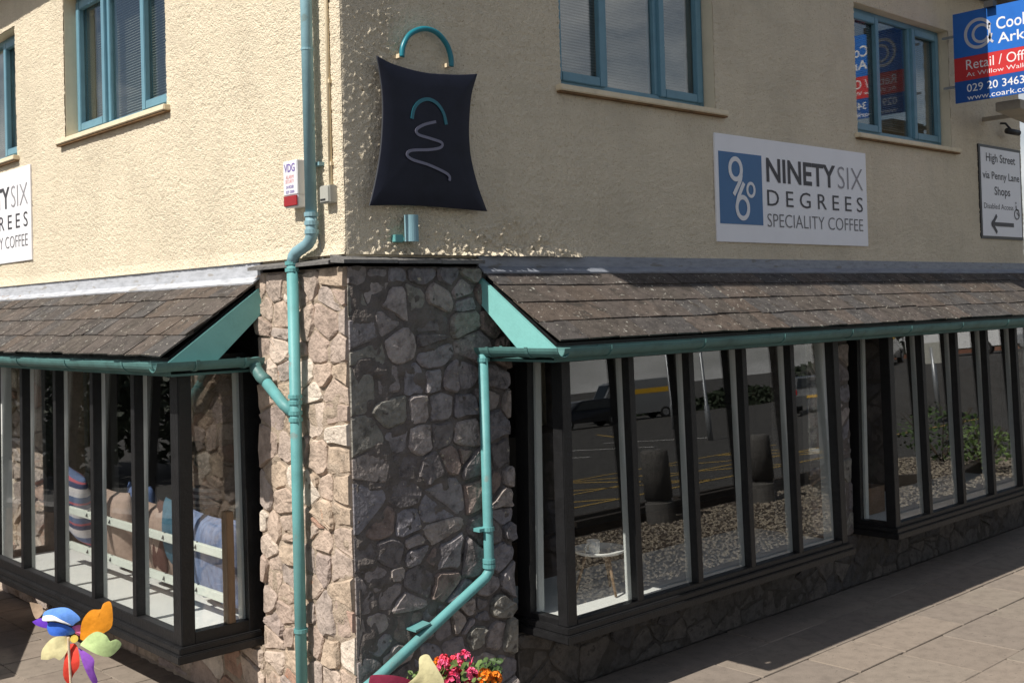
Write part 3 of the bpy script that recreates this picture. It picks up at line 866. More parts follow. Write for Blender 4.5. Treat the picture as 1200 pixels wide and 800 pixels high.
# ---- bay windows
def bay(W, u0, u1, dep, edges, postw, zs0, shelf_in, lean_deg, deep, rh, glass_deg=2.5):
    """u0..u1 outer sill, dep = sill projection, edges = near edges of mullion fronts"""
    zs = zs0+.09; zt = 2.235
    TILT = math.tan(R(lean_deg)); PT = math.tan(R(glass_deg))-TILT
    fd = -(dep-.045)                      # outer face of the frame at zs
    def D(z): return fd+TILT*(z-zs)
    def U(u, z): return u+TILT*(z-zs)     # near return leans too
    mb = MB()
    bx(mb, W, u0, u1, -dep, .02, zs0, zs0+.05)
    bx(mb, W, u0+.018, u1-.018, -dep+.018, .018, zs0+.05, zs)
    b = mb.build('bay_window', 'black_paint', B, bevel=.006)
    ua = u0+.045; ub = u1-.045
    def post(nm, m, a0, a1, o0, o1, z0, z1, lean=False, par=b, bev=0):
        q = MB()
        f = U if lean else (lambda u, z: u)
        V = []
        for z in (z0, z1):
            e_ = PT*(z-zs) if nm == 'pane' else 0      # the panes sit at a slope in their frames
            V += [W(f(a0, z), D(z)+o0+e_, z), W(f(a1, z), D(z)+o0+e_, z), W(f(a1, z), D(z)+o1+e_, z), W(f(a0, z), D(z)+o1+e_, z)]
        return q.hexa(V).build(nm, m, par, bevel=bev)
    # front rails
    post('bottom_rail', 'black_paint', ua+.085, ub-.085, .002, .07, zs, zs+rh, bev=.004)
    post('top_rail', 'black_paint', ua+.085, ub-.085, .002, .07, zt-.08, zt, bev=.004)
    post('corner_post', 'black_paint', ua, ua+postw, 0, .09, zs, zt, lean=True, bev=.005)
    post('corner_post', 'black_paint', ub-postw, ub, 0, .09, zs, zt, bev=.005)
    ed = [ua+postw]+list(edges)+[ub-postw]
    mw = .058
    for e in edges:
        post('mullion', 'black_paint', e-mw, e, .0, .062, zs+rh, zt-.08, bev=.003)
        post('inner_frame', 'white_paint', e-mw+.008, e-.008, .063, deep, zs+.02, zt-.02)
    # white inner stiles at the ends, head and the near post
    post('inner_frame', 'white_paint', ub-postw-.03, ub-postw+.02, .075, .15, zs+.02, zt-.02)
    post('inner_frame', 'white_paint', ua+.10, ub-.1, .075, .14, zt-.07, zt-.015)
    for i in range(len(ed)-1):
        a = ed[i]-.004; c = ed[i+1]-(mw if i < len(ed)-2 else 0)+.004
        post('pane', 'glass', a, c, .040, .046, zs+rh-.005, zt-.075, lean=(i == 0 and False))
    # near return
    def rpost(nm, m, d0, d1, o0, o1, z0, z1, follow=True, bev=0):
        q = MB(); V = []
        for z in (z0, z1):
            sh = TILT*(z-zs) if follow else 0
            V += [W(ua+o0+TILT*(z-zs), d0+sh, z), W(ua+o0+TILT*(z-zs), d1, z), W(ua+o1+TILT*(z-zs), d1, z), W(ua+o1+TILT*(z-zs), d0+sh, z)]
        return q.hexa(V).build(nm, m, b, bevel=bev)
    rpost('bottom_rail', 'black_paint', fd+.09, -.055, .002, .07, zs, zs+rh)
    rpost('top_rail', 'black_paint', fd+.09, -.055, .002, .07, zt-.08, zt)
    rpost('wall_post', 'black_paint', -.055, .06, -.004, .08, zs, zt, follow=False)
    rpost('pane', 'glass', fd+.086, -.05, .040, .046, zs+rh-.005, zt-.075)
    rpost('inner_frame', 'white_paint', -.075, -.045, .05, .10, zs+.02, zt-.02, follow=False)
    # far return
    q = MB(); bx(q, W, ub-.07, ub-.002, fd+.09, -.05, zs, zs+rh); bx(q, W, ub-.07, ub-.002, fd+.18, -.05, zt-.08, zt); bx(q, W, ub-.08, ub+.004, -.05, .06, zs, zt); q.build('wall_post', 'black_paint', b)
    q = MB(); bx(q, W, ub-.046, ub-.040, fd+.12, -.048, zs+rh-.005, zt-.075); q.build('pane', 'glass', b)
    # roof of the bay
    q = MB(); bx(q, W, ua+.09, ub, fd+.075, .02, zt, zt+.03); q.build('bay_ceiling', 'black_paint', b)
    # white display shelf
    q = MB(); bx(q, W, ua+.075, ub-.075, fd+.072, shelf_in, zs+.002, zs+.024); q.build('shelf', 'shelf_white', b)
    return b
bay(RW, 1.25, 4.56, .43, (2.01, 2.64, 3.26, 3.88), .085, .445, .55, 1.1, .118, .035, 3.1)
bay(RW, 5.24, 8.52, .43, (5.95, 6.60, 7.235, 7.89), .085, .445, .55, 1.2, .112, .035)
bay(LW, 1.04, 4.60, .555, (1.77, 2.43, 3.105, 3.79), .11, .435, .55, .6, .092, .07)

# ---- interior
mb = MB(); mb.box((.35, .35, -.01), (8.65, 7.28, .06)); mb.build('room_floor', 'floor_wood', B)
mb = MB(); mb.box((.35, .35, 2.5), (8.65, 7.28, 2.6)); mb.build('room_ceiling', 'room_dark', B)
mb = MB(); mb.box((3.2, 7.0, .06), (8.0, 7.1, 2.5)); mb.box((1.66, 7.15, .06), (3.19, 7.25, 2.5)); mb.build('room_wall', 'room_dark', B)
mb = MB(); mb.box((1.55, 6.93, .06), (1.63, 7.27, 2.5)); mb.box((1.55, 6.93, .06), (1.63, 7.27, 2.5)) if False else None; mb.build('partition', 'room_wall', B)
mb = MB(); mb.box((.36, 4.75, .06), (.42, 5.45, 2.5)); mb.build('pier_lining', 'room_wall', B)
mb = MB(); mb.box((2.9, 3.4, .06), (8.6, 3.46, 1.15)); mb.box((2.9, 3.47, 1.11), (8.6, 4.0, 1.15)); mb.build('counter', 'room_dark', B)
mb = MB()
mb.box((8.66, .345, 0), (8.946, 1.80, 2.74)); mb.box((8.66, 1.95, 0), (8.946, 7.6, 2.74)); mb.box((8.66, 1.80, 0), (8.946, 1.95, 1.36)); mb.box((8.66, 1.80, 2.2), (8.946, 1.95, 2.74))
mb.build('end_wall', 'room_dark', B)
# dimly lit inner pier of stone seen through the left bay
iw = MB(); iw.box((.62, 3.12, .06), (.98, 3.45, 2.5)); iwo = iw.build('inner_pier', 'mortar_pale', B)
rr_ = random.Random(5)
for poly in rubble(.62, .98, .9, 2.2, .19, .2, 41):
    if area(poly) > .003: stone_mesh(lambda u, d, z: Vector((u, 3.118+d, z)), poly, .02, rr_, .009).build('stone', 'stone_pale', iwo)

# ---- downpipes
def collar(p, q, r, par, m): MB().tube([p, q], r, 14).build('collar', m, par, smooth=False)
yu, yl, rp = .235, .435, .034
sx = -.074
path = [(sx, yu, 5.58), (sx, yu, 3.06), (sx, yu, 2.955), (sx-.002, yu+.012, 2.925), (sx-.004, yu+.04, 2.90), (sx-.006, yl-.045, 2.862), (sx-.008, yl-.012, 2.838), (sx-.010, yl, 2.80)]
dp = MB().tube([path[0], path[1]], rp, 16).build('downpipe', 'teal_fade', B, smooth=True)
MB().tube(path[1:], rp*1.03, 16).build('swan_neck', 'teal_fade', dp, smooth=True)
xl = sx-.010
MB().tube([(xl, yl, 2.81), (xl, yl+.005, 1.2), (xl, yl+.01, 0)], rp, 16).build('pipe_length', 'teal', dp, smooth=True)
for z in (3.07, 3.02, 2.97): collar((sx, yu, z-.012), (sx, yu, z+.012), rp+.007, dp, 'teal_fade')
for z in (4.02,): collar((sx, yu, z-.006), (sx, yu, z+.006), rp+.003, dp, 'teal_fade')
for z in (2.80, 2.76, 2.02, 1.985, 1.925, 1.885, .66): collar((xl, yl+.005, z-.011), (xl, yl+.005, z+.011), rp+.007, dp, 'teal')
# side branch from the left canopy's return gutter
MB().tube([(xl, yl+.03, 1.925), (xl-.006, yl+.12, 1.965), (-.095, .76, 2.105)], rp*.98, 14).build('branch_pipe', 'teal', dp, smooth=True)
MB().tube([(-.095, .735, 2.10), (-.095, .80, 2.125), (-.095, .86, 2.17), (-.095, .885, 2.235)], rp*1.12, 14).build('branch_elbow', 'teal_gutter', dp, smooth=True)
for z in (4.75, 3.35): MB().box((sx+.03, yu-.05, z), (.0, yu+.05, z+.02)).build('pipe_clip', 'teal_fade', dp)
# right hand downpipe
x0, yd, r3 = .925, -.085, .031
dq = MB().tube([(x0, yd, 2.225), (x0+.004, yd, .93), (x0+.002, yd, .90), (x0-.03, yd, .868), (.10, yd, .47), (-.06, yd, .40), (-.30, yd, .28)], r3, 16).build('downpipe', 'teal', B, smooth=True)
for z in (2.19, 1.16, .965, .935): MB().tube([(x0+.003, yd, z-.012), (x0+.003, yd, z+.012)], r3+.008, 14).build('collar', 'teal', dq)
MB().box((x0-.075, yd-.01, 1.15), (x0+.03, -.0, 1.17)).build('pipe_clip', 'teal', dq)
MB().hexa([(.34, yd-.02, .66), (.45, yd-.02, .68), (.45, 0, .68), (.34, 0, .66), (.34, yd-.02, .672), (.45, yd-.02, .692), (.45, 0, .692), (.34, 0, .672)]).build('pipe_clip', 'teal', dq)
# cream conduit beside the corner
cd = MB().tube([(-.022, .105, 5.58), (-.022, .105, 3.23)], .011, 10).build('conduit', 'conduit', B, smooth=True)
for z in (3.82, 3.35, 4.3): MB().box((-.03, .085, z-.01), (-.0, .125, z+.01)).build('conduit_clip', 'conduit', cd)
MB().tube([(-.012, .30, 5.58), (-.012, .28, 3.0), (-.012, .21, 2.8)], .006, 6).build('cable', 'grey_plastic', B)

# ================================================================== WALL THINGS
# ---- alarm box
t = thing('alarm_box', (0, .44, 3.13), 'white alarm box with purple lettering and red lens on the sunlit wall', 'alarm box')
mb = MB(); mb.box((-.082, .362, 3.20), (-.006, .515, 3.402)); mb.box((-.078, .366, 3.128), (-.006, .511, 3.20)); mb.build('case', 'alarm_white', t, bevel=.004)
mb = MB(); mb.box((-.086, .366, 3.135), (-.079, .511, 3.196)); mb.build('lens', 'alarm_red', t, bevel=.003)
LWm = lambda u, d, z: Vector((d, -u, z))
text_obj('lettering', 'VDG', LWm, (-.502, -.385, 3.335, 3.385), 'print_purple', t, .02, -.0835)
text_obj('lettering', 'ALARM', LWm, (-.485, -.40, 3.295, 3.318), 'print_pink', t, .0, -.0835)
text_obj('lettering', 'SECURITY', LWm, (-.49, -.395, 3.27, 3.29), 'print_pink', t, .0, -.0835)
text_obj('lettering', '24 HOUR', LWm, (-.485, -.40, 3.238, 3.258), 'print_purple', t, .01, -.0835)
text_obj('lettering', '029 2000', LWm, (-.487, -.395, 3.21, 3.228), 'print_purple', t, .01, -.0835)
# ---- junction box
t = thing('junction_box', (0, .11, 3.12), 'small grey junction box at the foot of the cream conduit by the corner', 'junction box')
MB().box((-.062, .06, 3.125), (-.004, .158, 3.225)).build('case', 'grey_plastic', t, bevel=.004)
MB().box((-.067, .066, 3.131), (-.0625, .152, 3.219)).build('lid', 'grey_plastic', t, bevel=.002)
MB().box((-.0695, .095, 3.140), (-.068, .145, 3.150)).build('slot', 'black_plastic', t)

# ---- bag shaped sign
t = thing('bag_sign', (.55, 0, 3.1), 'dark navy sign shaped like a carrier bag with teal handle and silver squiggle', 'sign')
out = [(.192, 3.963), (.288, 3.934), (.413, 3.916), (.552, 3.908), (.695, 3.917), (.832, 3.931), (.953, 3.951), (.901, 3.817), (.877, 3.655), (.873, 3.531), (.887, 3.408), (.935, 3.252), (1.003, 3.103), (.779, 3.109), (.535, 3.115), (.324, 3.113), (.116, 3.102), (.165, 3.26), (.203, 3.428), (.222, 3.594), (.225, 3.744), (.211, 3.866)]
def seg(a, b): return [(p.x, p.y) for p in spline([(x, y, 0) for x, y in out[a:b+1]], 4)][:-1]
loop = seg(0, 6)+seg(6, 12)+seg(12, 16)+[(p.x, p.y) for p in spline([(x, y, 0) for x, y in out[16:]+[out[0]]], 4)][:-1]
n = len(loop); c = (.55, 3.53)
rings = [(1.0, -.064), (1.0, -.074), (.985, -.077), (.75, -.081), (.45, -.085), (.18, -.088)]
V = []; F = []
for f, d in rings:
    for x, z in loop: V.append((c[0]+(x-c[0])*f, d, c[1]+(z-c[1])*f))
V.append((c[0], -.089, c[1]))
for k in range(len(rings)-1): F += [(k*n+i, k*n+(i+1) % n, (k+1)*n+(i+1) % n, (k+1)*n+i) for i in range(n)]
F += [((len(rings)-1)*n+i, (len(rings)-1)*n+(i+1) % n, len(rings)*n) for i in range(n)]+[tuple(range(n))[::-1]]
mb = MB(); mb.add(V, F); mb.mi = [1]*n+[0]*(len(F)-n)
for a, b in ((.30, 3.2), (.30, 3.85), (.80, 3.2), (.80, 3.85)): MB().tube([(a, -.052, b), (a, 0, b)], .012, 8).build('standoff', 'grey_plastic', t)
p = mb.build('panel', ['sign_navy', 'sign_edge'], t)
for i, pl in enumerate(p.data.polygons): pl.use_smooth = len(pl.vertices) == 3 or abs(pl.normal.y) > .5
hp = [(.388, 3.985), (.401, 4.054), (.456, 4.13), (.555, 4.175), (.653, 4.167), (.729, 4.108), (.761, 4.033), (.762, 3.975)]
hh = spline([(a, -.052, b) for a, b in hp], 6)
MB().tube(hh, .0165, 8, sx=1.0, sy=1.0).build('handle', 'handle_teal', t, smooth=True)
for a, b in ((.383, 3.992), (.752, 3.985)): MB().box((a-.012, -.05, b-.012), (a+.012, .0, b+.012)).build('handle_bracket', 'conduit', t)
ribbon('print', RW, [(.423, 3.62), (.44, 3.681), (.484, 3.728), (.549, 3.748), (.614, 3.729), (.661, 3.677), (.681, 3.61)], .021, -.0885, 'print_teal', t)
ribbon('print', RW, [(.599, 3.619), (.511, 3.594), (.453, 3.56), (.466, 3.531), (.552, 3.516), (.639, 3.497), (.627, 3.467), (.539, 3.448), (.41, 3.434), (.378, 3.405), (.419, 3.38), (.536, 3.358), (.655, 3.322), (.692, 3.299), (.691, 3.273)], .017, -.0905, 'print_lilac', t)
# ---- wall lamp under it
t = thing('wall_lamp', (.42, 0, 2.9), 'small pale blue half round wall lamp below the bag sign', 'wall lamp')
mb = MB(); prof = [(.418+.046*math.cos(a), -.055-.046*math.sin(a)) for a in [math.pi*i/12 for i in range(13)]]
mb.ext([(x, y, 2.905) for x, y in prof], (0, 0, .155)); mb.build('shade', 'teal_fade', t)
MB().box((.312, -.045, 2.902), (.372, -.002, 2.945)).build('bracket', 'teal', t, bevel=.003)
MB().box((.372, -.05, 2.91), (.465, -.002, 2.93)).build('arm', 'teal', t)

# ---- cafe sign
def cafe_sign(label):
    t = thing('cafe_sign', (4.5, 0, 2.97), label, 'sign', 'cafe name boards on the upper walls')
    mb = MB(); mb.box((3.392, -.026, 2.966), (5.618, -.010, 3.804)); mb.build('board', 'sign_white', t, bevel=.003)
    MB().box((3.434, -.029, 3.107), (3.999, -.0265, 3.667)).build('blue_square', 'sign_blue', t)
    def ell(cx, cz, rx, rz): return [(cx+rx*math.cos(a), cz+rz*math.sin(a)) for a in [2*math.pi*i/20 for i in range(21)]]
    ribbon('digit_nine', RW, ell(3.645, 3.538, .075, .080), .036, -.030, 'board_white', t, 2, closed=True)
    ribbon('digit_nine', RW, [(3.715, 3.50), (3.700, 3.45), (3.655, 3.39), (3.612, 3.335)], .036, -.0305, 'board_white', t)
    ribbon('digit_six', RW, ell(3.725, 3.238, .077, .083), .036, -.030, 'board_white', t, 2, closed=True)
    ribbon('digit_six', RW, [(3.655, 3.272), (3.672, 3.32), (3.70, 3.365), (3.748, 3.434)], .036, -.0305, 'board_white', t)
    ribbon('degree_mark', RW, ell(3.840, 3.384, .048, .052), .024, -.030, 'board_white', t, 2, closed=True)
    text_obj('lettering', 'NINETY', RW, (4.064, 5.098, 3.462, 3.657), 'print_dark', t, .022, -.0285, True)
    text_obj('lettering', 'SIX', RW, (5.135, 5.552, 3.462, 3.657), 'print_light', t, -.012, -.0285, True)
    text_obj('lettering', 'D E G R E E S', RW, (4.066, 5.540, 3.268, 3.400), 'print_dark', t, .0, -.0285, True)
    text_obj('lettering', 'SPECIALITY COFFEE', RW, (4.060, 5.533, 3.098, 3.206), 'print_mid', t, -.010, -.0285)
    return t
s1 = cafe_sign('white NINETYSIX DEGREES name board on the shaded wall between two upper windows')
s2 = copy_tree(s1)
s2['label'] = 'white cafe name board on the sunlit wall, cut off by the photo edge'
s2.rotation_euler = (0, 0, R(-90)); s2.location = (0, 4.785+(5.618-4.5), 3.045)

# ---- direction sign
t = thing('direction_sign', (8.4, 0, 3.08), 'white High Street direction sign with a left arrow near the wall end', 'sign')
MB().box((7.892, -.022, 3.088), (8.905, -.006, 4.075)).build('backing', 'black_plastic', t)
MB().box((7.925, -.026, 3.118), (8.872, -.0225, 4.045)).build('face', 'sign_white', t)
for s, bxx, m, o in (('High Street', (8.046, 8.754, 3.875, 3.992), 'print_dark', .012), ('via Penny Lane', (7.952, 8.845, 3.695, 3.80), 'print_dark', .012), ('Shops', (8.221, 8.602, 3.525, 3.645), 'print_dark', .012), ('Disabled Access', (7.964, 8.67, 3.405, 3.462), 'print_dark', .0)):
    text_obj('lettering', s, RW, bxx, m, t, o, -.0275)
ribbon('arrow', RW, [(8.135, 3.245), (8.66, 3.245)], .042, -.0275, 'print_dark', t, 2)
ribbon('arrow', RW, [(8.25, 3.338), (8.19, 3.285), (8.135, 3.245), (8.19, 3.205), (8.245, 3.155)], .036, -.028, 'print_dark', t, 4)
ribbon('wheelchair_mark', RW, [(8.75, 3.385+.055*0)]+[(8.75+.058*math.sin(a), 3.375-.0+.052*math.cos(a)-.01) for a in [R(200+i*22) for i in range(-4, 10)]], .013, -.0275, 'print_mid', t, 2)
ribbon('wheelchair_mark', RW, [(8.735, 3.46), (8.745, 3.415), (8.79, 3.41), (8.815, 3.345)], .016, -.0275, 'print_mid', t, 2)
ribbon('wheelchair_mark', RW, [(8.728, 3.485), (8.742, 3.493)], .018, -.0275, 'print_mid', t, 2)

# ---- to let board at right angles to the wall
t = thing('to_let_board', (7.2, 0, 4.4), 'blue and red letting agent board standing out from the wall', 'letting board')
bw0, bw1, bz0, bz1 = .125, 1.42, 4.40, 5.285
TB = lambda u, d, z: Vector((7.2+d, -u, z))
def tb(nm, a, b, c, d, dd, e, m): 
    q = MB(); bx(q, TB, a, b, dd, e, c, d); return q.build(nm, m, t)
tb('panel', bw0, bw1, bz0, bz1, 0, .012, 'board_blue')
tb('blue_field', bw0, bw1, 4.845, bz1, -.003, -.0005, 'board_royal')
tb('red_band', bw0, bw1, 4.612, 4.843, -.003, -.0005, 'board_red')
tb('phone_band', bw0, bw1, bz0, 4.610, -.003, -.0005, 'board_blue')
def circ(cx, cz, rx, rz, a0, a1, k=18): return [(cx+rx*math.cos(R(a0+(a1-a0)*i/k)), cz+rz*math.sin(R(a0+(a1-a0)*i/k))) for i in range(k+1)]
ribbon('emblem', TB, circ(.378, 5.052, .128, .135, 25, 350), .030, -.0032, 'logo_grey', t, 2)
ribbon('emblem', TB, circ(.405, 5.046, .080, .082, 20, 330), .026, -.0032, 'logo_grey', t, 2)
ribbon('emblem', TB, [(.490, 5.13), (.490, 4.985), (.52, 4.94)], .022, -.0032, 'logo_grey', t, 3)
for s, b, m, o in (('Cooke &', (.555, 1.06, 5.05, 5.168), 'board_white', .01), ('Arkwright', (.565, 1.24, 4.885, 5.015), 'board_white', .01),
                   ('Retail / Office To Let', (.245, 1.34, 4.715, 4.812), 'board_white', .0), ('At Willow Walk / High Street', (.245, 1.30, 4.632, 4.688), 'board_white', -.005),
                   ('029 20 346346', (.245, .92, 4.495, 4.572), 'board_white', .005), ('www.coark.com', (.245, .90, 4.415, 4.467), 'board_white', .0)):
    text_obj('lettering', s, TB, b, m, t, o, -.0036, s in ('Cooke &', 'Arkwright'))
q = MB(); q.box((7.213, -1.35, 4.56), (7.235, -.0, 4.582)); q.build('bracket', 'galv', t)
q = MB(); q.box((7.213, -1.35, 5.06), (7.235, -.0, 5.082)); q.build('bracket', 'galv', t)
q = MB(); q.box((7.13, -.56, 5.27), (7.215, -.47, 5.33)); q.build('clamp', 'black_plastic', t)
# flood light box and camera below
t = thing('flood_light', (7.5, 0, 4.25), 'beige box light fixed on the wall below the letting board', 'wall light')
MB().hexa([(7.42, -.66, 4.30), (8.1, -.66, 4.24), (8.1, -.42, 4.24), (7.42, -.42, 4.30), (7.42, -.66, 4.39), (8.1, -.66, 4.39), (8.1, -.42, 4.39), (7.42, -.42, 4.39)]).build('housing', 'beige_box', t, bevel=.006)
MB().box((7.46, -.64, 4.391), (8.06, -.44, 4.397)).build('lens', 'sign_white', t)
MB().box((8.03, -.42, 4.32), (8.08, -.0, 4.36)).build('arm', 'beige_box', t)
t = thing('security_camera', (8.42, 0, 4.25), 'tiny black security camera on the wall above the direction sign', 'security camera')
MB().tube([(8.40, -.10, 4.24), (8.56, -.16, 4.22)], .032, 12).build('body', 'black_plastic', t, smooth=True)
MB().tube([(8.47, -.0, 4.34), (8.47, -.06, 4.33), (8.47, -.12, 4.25)], .012, 8).build('arm', 'black_plastic', t)

# ================================================================== LEFT BAY CONTENTS
t = thing('window_bench', (-.16, 2.5, .555), 'pale green slatted bench back with a wooden end post inside the left bay', 'bench')
MB().box((-.19, 1.10, .556), (-.14, 1.17, 1.285)).build('end_post', 'pillar_wood', t, bevel=.004)
for z in (.705, .982):
    MB().box((-.172, 1.171, z-.005), (-.145, 3.899, z+.052)).build('rail', 'rail_paint', t, bevel=.004)
for y in (1.55, 2.02, 2.42, 2.9, 3.32, 3.7):
    for z in (.72, .998): MB().tube([(-.18, y, z), (-.158, y+.01, z+.035), (-.135, y+.015, z+.0)], .009, 6).build('tie', 'black_plastic', t)
def cushion(y, z, sy, sz, m, label, tilt=0, x=-.02, thick=.11, rot=0):
    t_ = MB(); n = 18; V = []; F = []
    for i in range(n+1):
        for j in range(n+1):
            a = -1+2*i/n; b = -1+2*j/n
            th = thick*((1-abs(a)**2.6)*(1-abs(b)**2.6))**.55
            pin = 1-.07*(1-abs(a)**2)*abs(b)**3 ; pin2 = 1-.07*(1-abs(b)**2)*abs(a)**3
            V.append((-th-.006*math.sin(5*a+3*b)*(th > .02), a*sy/2*pin2, b*sz/2*pin))
    nn = len(V)
    for i in range(n+1):
        for j in range(n+1):
            v = V[i*(n+1)+j]; V.append((-v[0]*.8, v[1], v[2]))
    for o in (0, nn):
        for i in range(n):
            for j in range(n): F.append((o+i*(n+1)+j, o+(i+1)*(n+1)+j, o+(i+1)*(n+1)+j+1, o+i*(n+1)+j+1))
    t_.add(V, F)
    me_o = t_.build('cushion', m, None, smooth=True)
    b_ = bmesh.new(); b_.from_mesh(me_o.data); bmesh.ops.remove_doubles(b_, verts=b_.verts, dist=.0015); bmesh.ops.recalc_face_normals(b_, faces=b_.faces); b_.to_mesh(me_o.data); b_.free()
    me_o.location = (x, y, z); me_o.rotation_euler = (R(rot), R(tilt), 0)
    tag(me_o, label, 'cushion', 'cushions in the left bay window')
cushion(4.10, .98, .50, .64, 'c_stripe', 'striped navy, red and white cushion at the far end of the left bay bench', -10, .05, rot=14)
cushion(3.13, .92, .54, .58, 'c_pink', 'dusty pink cushion next to the striped one behind the bench rails', -6, .0)
cushion(2.93, .98, .40, .56, 'c_blue', 'plain mid blue cushion between the two dusty pink ones', -8, .12)
cushion(2.42, .90, .52, .58, 'c_pink', 'dusty pink cushion nearer the corner, beside the teal cushion', -6, .0)
cushion(2.30, .96, .20, .52, 'c_brown', 'slim dark brown cushion leaning on the nearer dusty pink one', 4, -.045, .05)
cushion(2.13, .98, .30, .52, 'c_teal', 'narrow teal cushion between dusty pink and faded denim cushions', -8, .01)
cushion(1.60, .88, .66, .62, 'c_denim', 'large faded denim cushion by the wooden bench post', -6, .03, .13)

# ---- seated person in the dark of the cafe
t = thing('person', (.65, 3.0, .06), 'person in a dark striped top seated inside behind the bench cushions', 'person')
def skin_mesh(name, verts, edges, radii, m, parent, root=0, sub=2):
    me = bpy.data.meshes.new(name); me.from_pydata(verts, edges, [])
    o = bpy.data.objects.new(name, me); COL.objects.link(o)
    sk = o.modifiers.new('s', 'SKIN'); 
    for i, r_ in enumerate(radii): me.skin_vertices[0].data[i].radius = (r_, r_)
    me.skin_vertices[0].data[root].use_root = True
    ss = o.modifiers.new('u', 'SUBSURF'); ss.levels = sub; ss.render_levels = sub
    dg = bpy.context.evaluated_depsgraph_get()
    nm = bpy.data.meshes.new_from_object(o.evaluated_get(dg)); nm.name = name
    bpy.data.objects.remove(o)
    nm.materials.clear(); nm.materials.append(MATS[m]); nm.shade_smooth()
    return link(name, nm, parent)
px, py = .62, 3.02
def pp(a, b, c): return (px+a, py+b, c)     # a forward is -x (towards the window)
vs = [pp(0, 0, .62), pp(0, 0, .78), pp(.0, 0, .96), pp(0, 0, 1.10), pp(-.01, 0, 1.20), pp(-.03, 0, 1.27),
      pp(0, .17, 1.10), pp(-.06, .22, .86), pp(-.25, .16, .80), pp(0, -.17, 1.10), pp(-.04, -.26, .90), pp(-.22, -.20, .82),
      pp(-.02, .10, .60), pp(-.40, .13, .60), pp(-.40, .13, .14), pp(-.02, -.10, .60), pp(-.40, -.13, .60), pp(-.40, -.13, .14), pp(-.52, .13, .10), pp(-.52, -.13, .10)]
es = [(0, 1), (1, 2), (2, 3), (3, 4), (4, 5), (3, 6), (6, 7), (7, 8), (3, 9), (9, 10), (10, 11), (0, 12), (12, 13), (13, 14), (0, 15), (15, 16), (16, 17), (14, 18), (17, 19)]
rs = [.13, .125, .135, .12, .055, .05, .07, .048, .032, .07, .048, .032, .09, .065, .045, .09, .065, .045, .035, .035]
# two hands resting in the lap, five unequal bent fingers each
for side, wrist in ((1, 8), (-1, 11)):
    wx, wy, wz = vs[wrist]
    pi_ = len(vs); vs.append((wx-.07, wy-.01*side, wz-.015)); rs.append(.030); es.append((wrist, pi_))
    for k, (off, ln) in enumerate(((-.030, .062), (-.010, .075), (.010, .070), (.029, .055))):
        a = len(vs); vs.append((wx-.10, wy+off*side, wz-.02)); rs.append(.0095); es.append((pi_, a))
        vs.append((wx-.10-ln*.55, wy+off*side*1.1, wz-.030)); rs.append(.0088); es.append((a, a+1))
        vs.append((wx-.10-ln*.95, wy+off*side*1.1, wz-.055)); rs.append(.0075); es.append((a+1, a+2))
    a = len(vs); vs.append((wx-.085, wy-.045*side, wz-.012)); rs.append(.0105); es.append((pi_, a))
    vs.append((wx-.115, wy-.058*side, wz-.025)); rs.append(.009); es.append((a, a+1))
body = skin_mesh('body', vs, es, rs, 'skin', t)
tv = [pp(0, 0, .60), pp(0, 0, .80), pp(0, 0, .97), pp(0, 0, 1.11), pp(-.01, 0, 1.185), pp(0, .175, 1.10), pp(-.04, .21, .95), pp(0, -.175, 1.10), pp(-.03, -.24, .97)]
skin_mesh('striped_top', tv, [(0, 1), (1, 2), (2, 3), (3, 4), (3, 5), (5, 6), (3, 7), (7, 8)], [.142, .138, .15, .135, .062, .084, .066, .084, .066], 'shirt', t)
hv = [pp(-.02, .10, .60), pp(-.40, .13, .605), pp(-.40, .13, .16), pp(-.02, -.10, .60), pp(-.40, -.13, .605), pp(-.40, -.13, .16), pp(0, 0, .60)]
skin_mesh('trousers', hv, [(6, 0), (0, 1), (1, 2), (6, 3), (3, 4), (4, 5)], [.10, .077, .056, .10, .077, .056, .13], 'trousers', t, 6)
hc = Vector(pp(-.05, 0, 1.375))
hd = MB(); hd.ball(hc, .105, 18, 14, (.98, .78, 1.15)); hd.ball(hc+Vector((-.10, 0, -.015)), .018, 8, 6, (1.2, .8, 1.4))
for s in (1, -1): hd.ball(hc+Vector((.0, .082*s, -.01)), .026, 8, 6, (.7, .35, 1.2))
hd.tube([hc+Vector((.01, 0, -.08)), hc+Vector((.03, 0, -.16))], .05, 10)
hd.build('head', 'skin', t, smooth=True)
fe = MB()
for s in (1, -1): fe.ball(hc+Vector((-.092, .032*s, .005)), .010, 8, 6, (.6, 1.3, .8))
fe.build('eyes', 'black_plastic', t, smooth=True)
fe = MB(); fe.ball(hc+Vector((-.092, 0, -.055)), .016, 8, 6, (.5, 1.4, .45)); fe.build('mouth', 'alarm_red', t, smooth=True)
hr_ = MB(); hr_.ball(hc+Vector((.018, 0, .022)), .112, 18, 12, (.95, .86, 1.10)); hr_.build('hair', 'hair', t, smooth=True)
t2 = thing('chair', (.7, 3.02, .06), 'dark wooden chair under the person inside the cafe', 'chair')
MB().box((.45, 2.78, .44), (.88, 3.26, .48)).build('seat', 'room_dark', t2)
for a in (.47, .83):
    for b in (2.80, 3.20): MB().box((a, b, .06), (a+.04, b+.04, .44)).build('leg', 'room_dark', t2)
MB().box((.86, 2.78, .48), (.89, 3.26, .95)).build('backrest', 'room_dark', t2)

